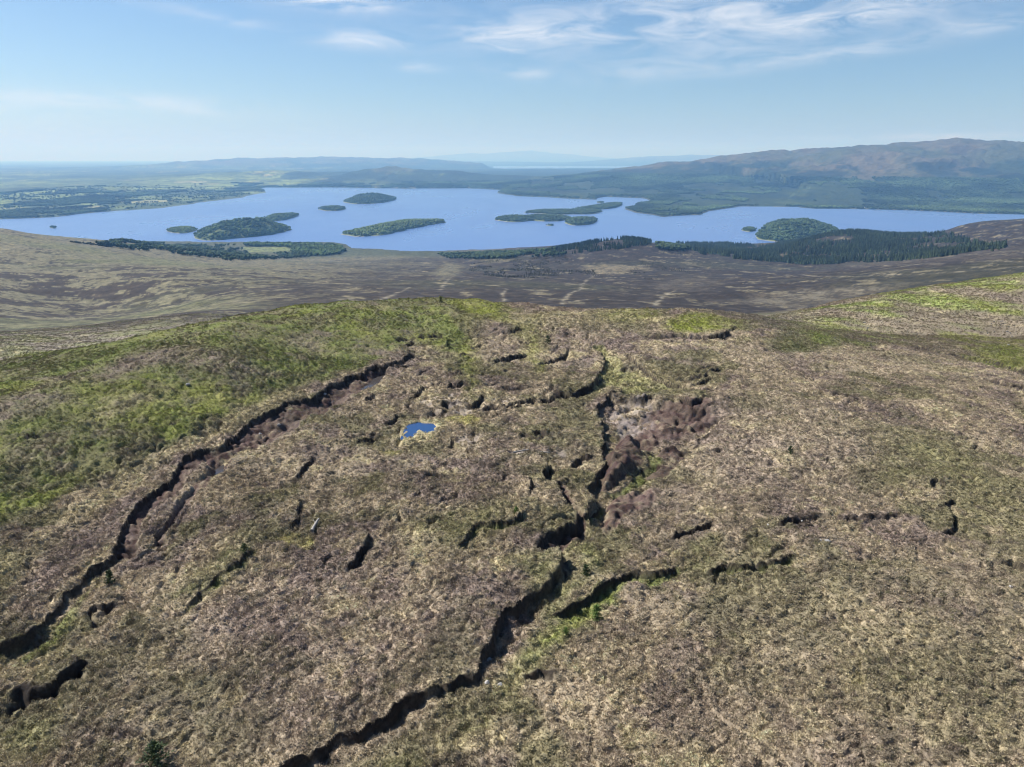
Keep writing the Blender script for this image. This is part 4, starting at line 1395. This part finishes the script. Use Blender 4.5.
island([(755, 238), (764, 240.6), (778, 241.4), (794, 241.6), (806, 240.5), (818, 238), (832, 236), (838, 231), (826, 227), (806, 224.5), (786, 224), (768, 226), (760, 232)], 48, 15, G3, 'big steep wooded island beyond the dark conifer forest', None, (.5, .6))
island([(741, 230), (746, 231.6), (752, 231.6), (756, 230), (750, 228.6)], 5, 10, G3, 'tiny wooded islet beside the big steep right hand island', None)
island([(49.5, 227.6), (53, 228.6), (56, 227.8), (53, 227)], 3, 7, G3, 'tiny dark islet alone off the left shore', None)
island([(546, 225.3), (550, 226), (554, 225.4), (550, 224.9)], 3, 6, G3, 'tiny rock islet in front of the centre group', None)
island([(597, 202.6), (601, 203.1), (604, 202.5), (600.5, 202.2)], 4, 8, G3, 'tiny islet behind the centre group near the far shore', None)

# ------------------------------------------------------------------ woods along the far shore
def far_z(x, y):
    fr = np.interp(y, rw, np.arange(len(rw)))
    fc = np.clip((x / (.86 * y) + 1) / 2 * (NC2 - 1), 0, NC2 - 1.001)
    r0 = np.clip(fr.astype(int), 0, len(rw) - 2)
    c0 = fc.astype(int)
    a, b = fr - r0, fc - c0
    f = lambda G: (G[r0, c0] * (1 - b) + G[r0, c0 + 1] * b) * (1 - a) + (G[r0 + 1, c0] * (1 - b) + G[r0 + 1, c0 + 1] * b) * a
    return f(H), f(wood), f(sd)


n = 420000
x, y = rng.uniform(-5500, 6500, n), rng.uniform(4700, 11500, n)
k = np.abs(x) < .8 * y
x, y = x[k], y[k]
z, wv, sdv = far_z(x, y)
uq = CX + F_PX * x / y
k = (sdv > 6) & (z > 1) & (z < 190) & (wv + .3 * (1 - sst(0, 260, sdv)) + .16 * sst(480, 520, uq) - .14 * (1 - sst(280, 330, uq)) + .5 * fbm(x, y, 420, 4, 411, .6, 1, .6) > .08)
cc_, ee_ = voronoi((x * math.cos(rot) - y * math.sin(rot)) / 240 + .4 * fbm(x, y, 500, 2, 271), (x * math.sin(rot) + y * math.cos(rot)) / 420, 5)
k |= (sdv > 20) & (z > 1) & (uq < 520) & (ee_ < .05) & (rng.uniform(0, 1, len(x)) < .45 * (1 - sst(7000, 11000, y)))
x, y, z = x[k], y[k], z[k]
h = rng.uniform(10, 18, len(x))
wd = h * rng.uniform(1.0, 1.6, len(x))
tn = np.array(G3) * rng.uniform(.6, 1.5, len(x))[:, None] * np.clip(.85 + 1.6 * fbm(x, y, 700, 3, 413), .35, 1.5)[:, None]
o = scatter('far_shore_woods', np.stack([x, y, z - .5], 1), crowns, np.stack([wd, wd, h], 1), np.clip(tn, .01, .3), None, .04)
o['label'] = 'hazy woods covering the low ground along the far shore'

# ------------------------------------------------------------------ things standing on the bog
m_bark, t = new_mat("sapling_bark")
g1 = t.n('ShaderNodeTexNoise', ins={'Scale': 30.0, 'Detail': 4.0})
finish(t, **{'Base Color': t.ramp(g1.outputs[0], [(.3, (.05, .035, .025)), (.7, (.12, .09, .07))]), 'Roughness': .9})
m_needle, t = new_mat("spruce_needles")
g = t.n('ShaderNodeNewGeometry')
oi = t.n('ShaderNodeObjectInfo')
c = t.mix(g.outputs['Random Per Island'], (.018, .034, .014, 1), (.060, .092, .034, 1))
finish(t, **{'Base Color': c, 'Roughness': .7, 'Specular IOR Level': .25})
m_soft, t = new_mat("larch_needles")
g = t.n('ShaderNodeNewGeometry')
c = t.mix(g.outputs['Random Per Island'], (.07, .12, .03, 1), (.14, .21, .05, 1))
finish(t, **{'Base Color': c, 'Roughness': .7, 'Specular IOR Level': .25})


def ground_at(u, v):
    p = on_ground([(u, v)], 20, 420)[0]
    # settle onto the finished ground
    return float(p[0]), float(p[1]), float(sample(Z[:nn], p[:1], p[1:])[0])


def sapling(u, v, hgt, wid, label, mat, seed):
    q = random.Random(seed)
    x, y, z = ground_at(u, v)
    e = bpy.data.objects.new('conifer_sapling', None)
    e.location = (x, y, z - .05)
    e.rotation_euler = (q.uniform(-.05, .05), q.uniform(-.05, .05), q.uniform(0, 6))
    col.objects.link(e)
    V, Fc = [], []
    for k in range(6):
        f = k / 5
        for j in range(6):
            a = j * 1.0472
            rr = .035 * hgt * (1 - .9 * f) * .8
            V.append((rr * math.cos(a), rr * math.sin(a), f * hgt * .95))
    for k in range(5):
        for j in range(6):
            Fc.append((k * 6 + j, k * 6 + (j + 1) % 6, k * 6 + 6 + (j + 1) % 6, k * 6 + 6 + j))
    me = bpy.data.meshes.new('trunk')
    me.from_pydata(V, [], Fc)
    me.materials.append(m_bark)
    o = bpy.data.objects.new('trunk', me)
    o.parent = e
    col.objects.link(o)
    V, Fc = [], []
    whorls = 11
    for k in range(whorls):
        f = (k + .4) / whorls
        zc = hgt * (.06 + .92 * f)
        ln = wid * .5 * (1 - f) ** .8 + .05 * hgt
        for b in range(8):
            a = q.uniform(0, 6.283)
            L_ = ln * q.uniform(.65, 1.15)
            rise = q.uniform(.05, .4) * L_
            ca, sa = math.cos(a), math.sin(a)
            for m in range(11):
                g_ = (m + q.random()) / 11
                bx, by, bz = ca * L_ * g_, sa * L_ * g_, zc + rise * g_ * g_
                sz = hgt * .075 * q.uniform(.7, 1.3)
                d = Vector((ca * .7 + q.uniform(-.8, .8), sa * .7 + q.uniform(-.8, .8), q.uniform(-.3, .7))).normalized()
                n_ = d.cross(Vector((q.uniform(-1, 1), q.uniform(-1, 1), q.uniform(-1, 1)))).normalized()
                i = len(V)
                b_ = Vector((bx, by, bz))
                V += [tuple(b_ - n_ * sz * .28), tuple(b_ + n_ * sz * .28), tuple(b_ + d * sz * 1.5)]
                Fc.append((i, i + 1, i + 2))
    me = bpy.data.meshes.new('crown')
    me.from_pydata(V, [], Fc)
    me.materials.append(mat)
    o = bpy.data.objects.new('crown', me)
    o.parent = e
    col.objects.link(o)
    e['label'] = label
    e['category'] = 'sapling'
    e['group'] = 'self-sown saplings on the bog'


for a in ((157, 764, 1.8, 2.1, 'bushy dark spruce sapling at the bottom edge of the bog', m_needle, 1),
          (110, 583, 1.35, .9, 'narrow dark sapling on the rim of the left gully', m_needle, 2),
          (597, 612, 1.25, 1.0, 'fresh green sapling in the mossy side channel right of the main one', m_soft, 3),
          (586, 572, 1.2, .8, 'dark green sapling on the moss beside the bend of the main channel', m_needle, 4),
          (548, 344, 1.5, 1.5, 'solitary dark bush near the brow of the bog', m_needle, 5),
          (790, 457, 1.1, .9, 'single small dark sapling on the tawny slope at right', m_needle, 6),
          (245, 558, .9, .8, 'little dark seedling at the head of the green crack', m_needle, 7),
          (516, 517, .9, .7, 'small green seedling above the channel bend at centre', m_soft, 8),
          (566, 630, .7, .5, 'knee high seedling in the pale moss of the side channel', m_soft, 9),
          (441, 303, 1.3, .8, 'lone dark sapling standing on the brow against the moor', m_needle, 10),
          (448, 350, 1.4, .8, 'dark sapling by the green strip below the brow', m_needle, 11)):
    sapling(*a)

m_rock, t = new_mat("pale_rock")
g = t.n('ShaderNodeTexCoord')
g1 = t.n('ShaderNodeTexNoise', ins={'Vector': g.outputs['Object'], 'Scale': 4.0, 'Detail': 6.0, 'Roughness': .65})
c = t.ramp(g1.outputs[0], [(.3, (.17, .16, .15)), (.5, (.30, .29, .275)), (.75, (.46, .45, .43))])
bmp = t.n('ShaderNodeBump', ins={'Strength': .5, 'Distance': .05, 'Height': g1.outputs[0]})
finish(t, **{'Base Color': c, 'Roughness': .85, 'Normal': bmp.outputs[0]})
m_grey, t = new_mat("grey_rock")
g = t.n('ShaderNodeTexCoord')
g1 = t.n('ShaderNodeTexNoise', ins={'Vector': g.outputs['Object'], 'Scale': 3.0, 'Detail': 6.0, 'Roughness': .65})
c = t.ramp(g1.outputs[0], [(.3, (.035, .033, .033)), (.5, (.08, .075, .075)), (.75, (.14, .135, .13))])
finish(t, **{'Base Color': c, 'Roughness': .9})


def rock_mesh(seed, mat):
    q = random.Random(seed)
    iv, jf = icos()
    V = [v.copy() for v in iv]
    cache, F2 = {}, []

    def midp(a, b):
        k = (min(a, b), max(a, b))
        if k not in cache:
            cache[k] = len(V)
            V.append(((V[a] + V[b]) / 2).normalized())
        return cache[k]
    for a, b, c_ in jf:
        ab, bc, ca = midp(a, b), midp(b, c_), midp(c_, a)
        F2 += [(a, ab, ca), (b, bc, ab), (c_, ca, bc), (ab, bc, ca)]
    pl = [(Vector((q.uniform(-1, 1), q.uniform(-1, 1), q.uniform(-.6, 1))).normalized(), q.uniform(.55, .85)) for _ in range(7)]
    out = []
    for v in V:
        p = v * q.uniform(.94, 1.06)
        for nrm, d in pl:
            e_ = p.dot(nrm) - d
            if e_ > 0:
                p = p - nrm * e_
        out.append(tuple(p))
    me = bpy.data.meshes.new('boulder')
    me.from_pydata(out, [], F2)
    me.materials.append(mat)
    return me


pale_meshes = [rock_mesh(k, m_pale) for k, m_pale in ((1, m_rock), (2, m_rock), (3, m_rock))]
grey_meshes = [rock_mesh(k, m_grey) for k in (4, 5, 6)]


def boulder(u, v, size, label, meshes=pale_meshes, group='pale stones on the moor', seed=0, flat=.65):
    q = random.Random(seed + int(u * 7 + v))
    x, y, z = ground_at(u, v)
    o = bpy.data.objects.new('boulder', q.choice(meshes))
    sx_ = size * .42
    o.scale = (sx_ * q.uniform(.85, 1.3), sx_ * q.uniform(.8, 1.1), sx_ * flat * q.uniform(.8, 1.1))
    o.location = (x, y, z + sx_ * flat * .45)
    o.rotation_euler = (q.uniform(-.15, .15), q.uniform(-.15, .15), q.uniform(0, 6.28))
    col.objects.link(o)
    o['label'] = label
    o['category'] = 'rock'
    o['group'] = group


for a in ((188, 384, .85, 'pale boulder on the green knoll, larger of the two there'),
          (205, 393, .45, 'small pale stone just below the boulder on the green knoll'),
          (826, 543, .75, 'pale boulder in the grass between two peat cracks at right'),
          (820, 543, .35, 'little pale stone touching the right hand boulder'),
          (796, 523, .5, 'white stone in the dark crack left end at right'),
          (802, 522, .35, 'smaller white stone beside the one in the dark crack'),
          (768, 524, .4, 'grey white stone at the near end of the right hand drain'),
          (412, 408, .55, 'pale stone at the mud edge above the bog pool'),
          (500, 679, .45, 'pale stone on the edge of the main channel at its corner'),
          (487, 681, .4, 'pale stone at the elbow of the main channel, left of its pair'),
          (489, 652, .5, 'whitish stone against the foot of the main channel bank'),
          (548, 418, .5, 'pale slab of stone on the tawny ground left of the bare peat'),
          (1008, 347, .8, 'pale boulder low on the right hand green hillside'),
          (260, 431, .55, 'pale stone on the bare peat floor of the left gully'),
          (279, 424, .5, 'pale stone near the edge of the left gully floor'),
          (325, 391, .6, 'pale stone at the foot of the dark bank in the left gully'),
          (1010, 592, .4, 'small white stone on the brown heath at the right edge')):
    boulder(*a[:4])
labels = ['topmost', 'second', 'third', 'fourth', 'fifth', 'sixth', 'seventh', 'lowest']
for k in range(22):
    u_, v_ = rng.uniform(985, 1024), rng.uniform(322, 338)
    boulder(u_, v_, rng.uniform(.4, .9), 'grey rock in the scree patch on the right hand green hillside', grey_meshes, 'scree on the right hand hillside', k)
for k in range(10):
    u_, v_ = rng.uniform(860, 872), rng.uniform(312, 328)
    boulder(u_, v_, rng.uniform(.5, 1.0), 'dark grey rock of the small outcrop at the left end of the green hillside', grey_meshes, 'outcrop on the green hillside', k + 40)

# bleached timber lying on the bog
m_wood, t = new_mat("bleached_wood")
g = t.n('ShaderNodeTexCoord')
mp = t.n('ShaderNodeMapping', ins={'Vector': g.outputs['Object'], 'Scale': (2, 30, 30)})
g1 = t.n('ShaderNodeTexNoise', ins={'Vector': mp.outputs[0], 'Scale': 1.0, 'Detail': 4.0})
finish(t, **{'Base Color': t.ramp(g1.outputs[0], [(.3, (.14, .13, .12)), (.7, (.32, .30, .28))]), 'Roughness': .85})


def log(u0, v0, u1, v1, rad, label):
    a, b = Vector(ground_at(u0, v0)), Vector(ground_at(u1, v1))
    d = b - a
    L_ = d.length
    q = random.Random(int(u0))
    V, Fc = [], []
    ns, m = 9, 8
    for k in range(ns):
        f = k / (ns - 1)
        r2 = rad * (1 - .45 * f) * q.uniform(.9, 1.12)
        oy, oz = .02 * L_ * math.sin(f * 3.0) + q.uniform(-.02, .02), q.uniform(-.01, .01)
        for j in range(m):
            an = j * 6.283 / m
            V.append((f * L_, oy + r2 * math.cos(an) * q.uniform(.9, 1.1), oz + r2 * math.sin(an)))
    for k in range(ns - 1):
        for j in range(m):
            Fc.append((k * m + j, k * m + (j + 1) % m, k * m + m + (j + 1) % m, k * m + m + j))
    Fc += [tuple(range(m)), tuple(range((ns - 1) * m, ns * m))]
    # a snapped branch stub
    i = len(V)
    f = .6
    for k in range(3):
        for j in range(5):
            an = j * 6.283 / 5
            rr = rad * .4 * (1 - .3 * k)
            V.append((f * L_ + k * .12 * L_ + rr * math.cos(an) * .4, .05 * L_ + k * .1 * L_ + rr * math.cos(an), rr * math.sin(an) + k * .04 * L_))
    for k in range(2):
        for j in range(5):
            Fc.append((i + k * 5 + j, i + k * 5 + (j + 1) % 5, i + k * 5 + 5 + (j + 1) % 5, i + k * 5 + 5 + j))
    me = bpy.data.meshes.new('fallen_log')
    me.from_pydata(V, [], Fc)
    me.materials.append(m_wood)
    me.polygons.foreach_set('use_smooth', [True] * len(Fc))
    o = bpy.data.objects.new('fallen_log', me)
    o.location = a + Vector((0, 0, rad * .8 + .12))
    o.rotation_euler = d.to_track_quat('X', 'Z').to_euler()
    col.objects.link(o)
    o['label'] = label
    o['category'] = 'log'
    o['group'] = 'bleached bog timber'


log(312, 530, 319, 520, .17, 'bleached grey log lying beside the small yellow moss patch')
log(513, 455, 529, 453.5, .13, 'white bleached timber on the mud left of the eroded hollow')
log(540, 456, 550, 456.6, .10, 'short white bleached branch at the head of the black crack')

# ------------------------------------------------------------------ white houses on the far shore
m_wall, t = new_mat("white_render")
g1 = t.n('ShaderNodeTexNoise', ins={'Scale': 2.0, 'Detail': 4.0})
finish(t, **{'Base Color': t.ramp(g1.outputs[0], [(.3, (.66, .65, .62)), (.7, (.8, .79, .77))]), 'Roughness': .8})
m_slate, t = new_mat("slate")
g1 = t.n('ShaderNodeTexNoise', ins={'Scale': 3.0, 'Detail': 4.0})
finish(t, **{'Base Color': t.ramp(g1.outputs[0], [(.3, (.07, .075, .085)), (.7, (.14, .145, .155))]), 'Roughness': .6})


def mesh_obj(name, V, Fc, mat, parent):
    me = bpy.data.meshes.new(name)
    me.from_pydata(V, [], Fc)
    me.materials.append(mat)
    o = bpy.data.objects.new(name, me)
    o.parent = parent
    col.objects.link(o)
    return o


def house(u, v, L_, wd, h, rz, label):
    x, y, _ = at_z(u, v, -CAM_Z + 4)
    z = float(far_z(np.array([x]), np.array([y]))[0][0])
    e = bpy.data.objects.new('shore_house', None)
    e.location = (float(x), float(y), max(z, 1.0) - .3)
    e.rotation_euler = (0, 0, rz)
    col.objects.link(e)
    a, b, r2 = L_ / 2, wd / 2, h + wd * .42
    V = [(-a, -b, 0), (a, -b, 0), (a, b, 0), (-a, b, 0), (-a, -b, h), (a, -b, h), (a, b, h), (-a, b, h), (-a, 0, r2), (a, 0, r2)]
    mesh_obj('wall', V, [(0, 1, 5, 4), (2, 3, 7, 6), (1, 2, 6, 9, 5), (3, 0, 4, 8, 7)], m_wall, e)
    k, tt_ = .5, .3
    Vr = []
    for zz in (0, tt_):
        Vr += [(-a - k, -b - k, h - k * .8 + zz), (a + k, -b - k, h - k * .8 + zz), (a + k, 0, r2 + zz + .05), (-a - k, 0, r2 + zz + .05), (a + k, b + k, h - k * .8 + zz), (-a - k, b + k, h - k * .8 + zz)]
    rf = mesh_obj('roof', Vr, [(0, 1, 2, 3), (3, 2, 4, 5), (6, 7, 8, 9), (9, 8, 10, 11), (0, 1, 7, 6), (4, 5, 11, 10), (1, 2, 8, 7), (2, 4, 10, 8), (0, 3, 9, 6), (3, 5, 11, 9)], m_slate, e)
    for sx_ in (-1, 1):
        c0 = (sx_ * (a - 1.0), 0)
        Vc = [(c0[0] + i * .6, c0[1] + j * .5, zz) for zz in (r2 - .8, r2 + 1.6) for i, j in ((-1, -1), (1, -1), (1, 1), (-1, 1))]
        mesh_obj('chimney', Vc, [(0, 1, 5, 4), (1, 2, 6, 5), (2, 3, 7, 6), (3, 0, 4, 7), (4, 5, 6, 7)], m_wall, rf)
    e['label'] = label
    e['category'] = 'house'
    e['group'] = 'white houses by the far shore'


ordn = ('leftmost', 'second from left', 'third from left', 'fourth from left', 'fifth from left', 'sixth from left', 'seventh from left', 'rightmost')
for k, (u, v, L_, rz) in enumerate(((836, 207.2, 14, .1), (855, 208.2, 20, .1), (861, 206.9, 15, -.4), (866, 208.0, 26, -.2), (871, 207.6, 16, .5), (877, 208.4, 22, 0), (886, 208.2, 18, .3), (921, 210, 16, .2))):
    house(u, v, L_, 9, 6, rz, ordn[k] + ' of the eight white houses on the far shore')

# ------------------------------------------------------------------ haze
m_haze = bpy.data.materials.new("haze_air")
m_haze.use_nodes = True
t = NT(m_haze.node_tree)
pv = t.n('ShaderNodeVolumePrincipled')
pv.inputs['Density Attribute'].default_value = ""
pv.inputs['Temperature Attribute'].default_value = ""
pv.inputs['Color Attribute'].default_value = ""
pv.inputs['Color'].default_value = (.22, .50, 1.0, 1)
pv.inputs['Absorption Color'].default_value = (.80, .76, .7, 1)
pv.inputs['Density'].default_value = 5.8e-5
pv.inputs['Anisotropy'].default_value = .1
t.n('ShaderNodeOutputMaterial', ins={'Volume': pv.outputs[0]})
x0, x1, y0, y1, z0, z1 = -76000, 76000, -900, 88000, -60, 1450
V = [(x0, y0, z0), (x1, y0, z0), (x1, y1, z0), (x0, y1, z0), (x0, y0, z1), (x1, y0, z1), (x1, y1, z1), (x0, y1, z1)]
haze = mesh_obj('haze', V, [(3, 2, 1, 0), (4, 5, 6, 7), (0, 1, 5, 4), (1, 2, 6, 5), (2, 3, 7, 6), (3, 0, 4, 7)], m_haze, None)
haze['kind'] = 'stuff'
haze['label'] = 'blue summer haze in the air over the loch'
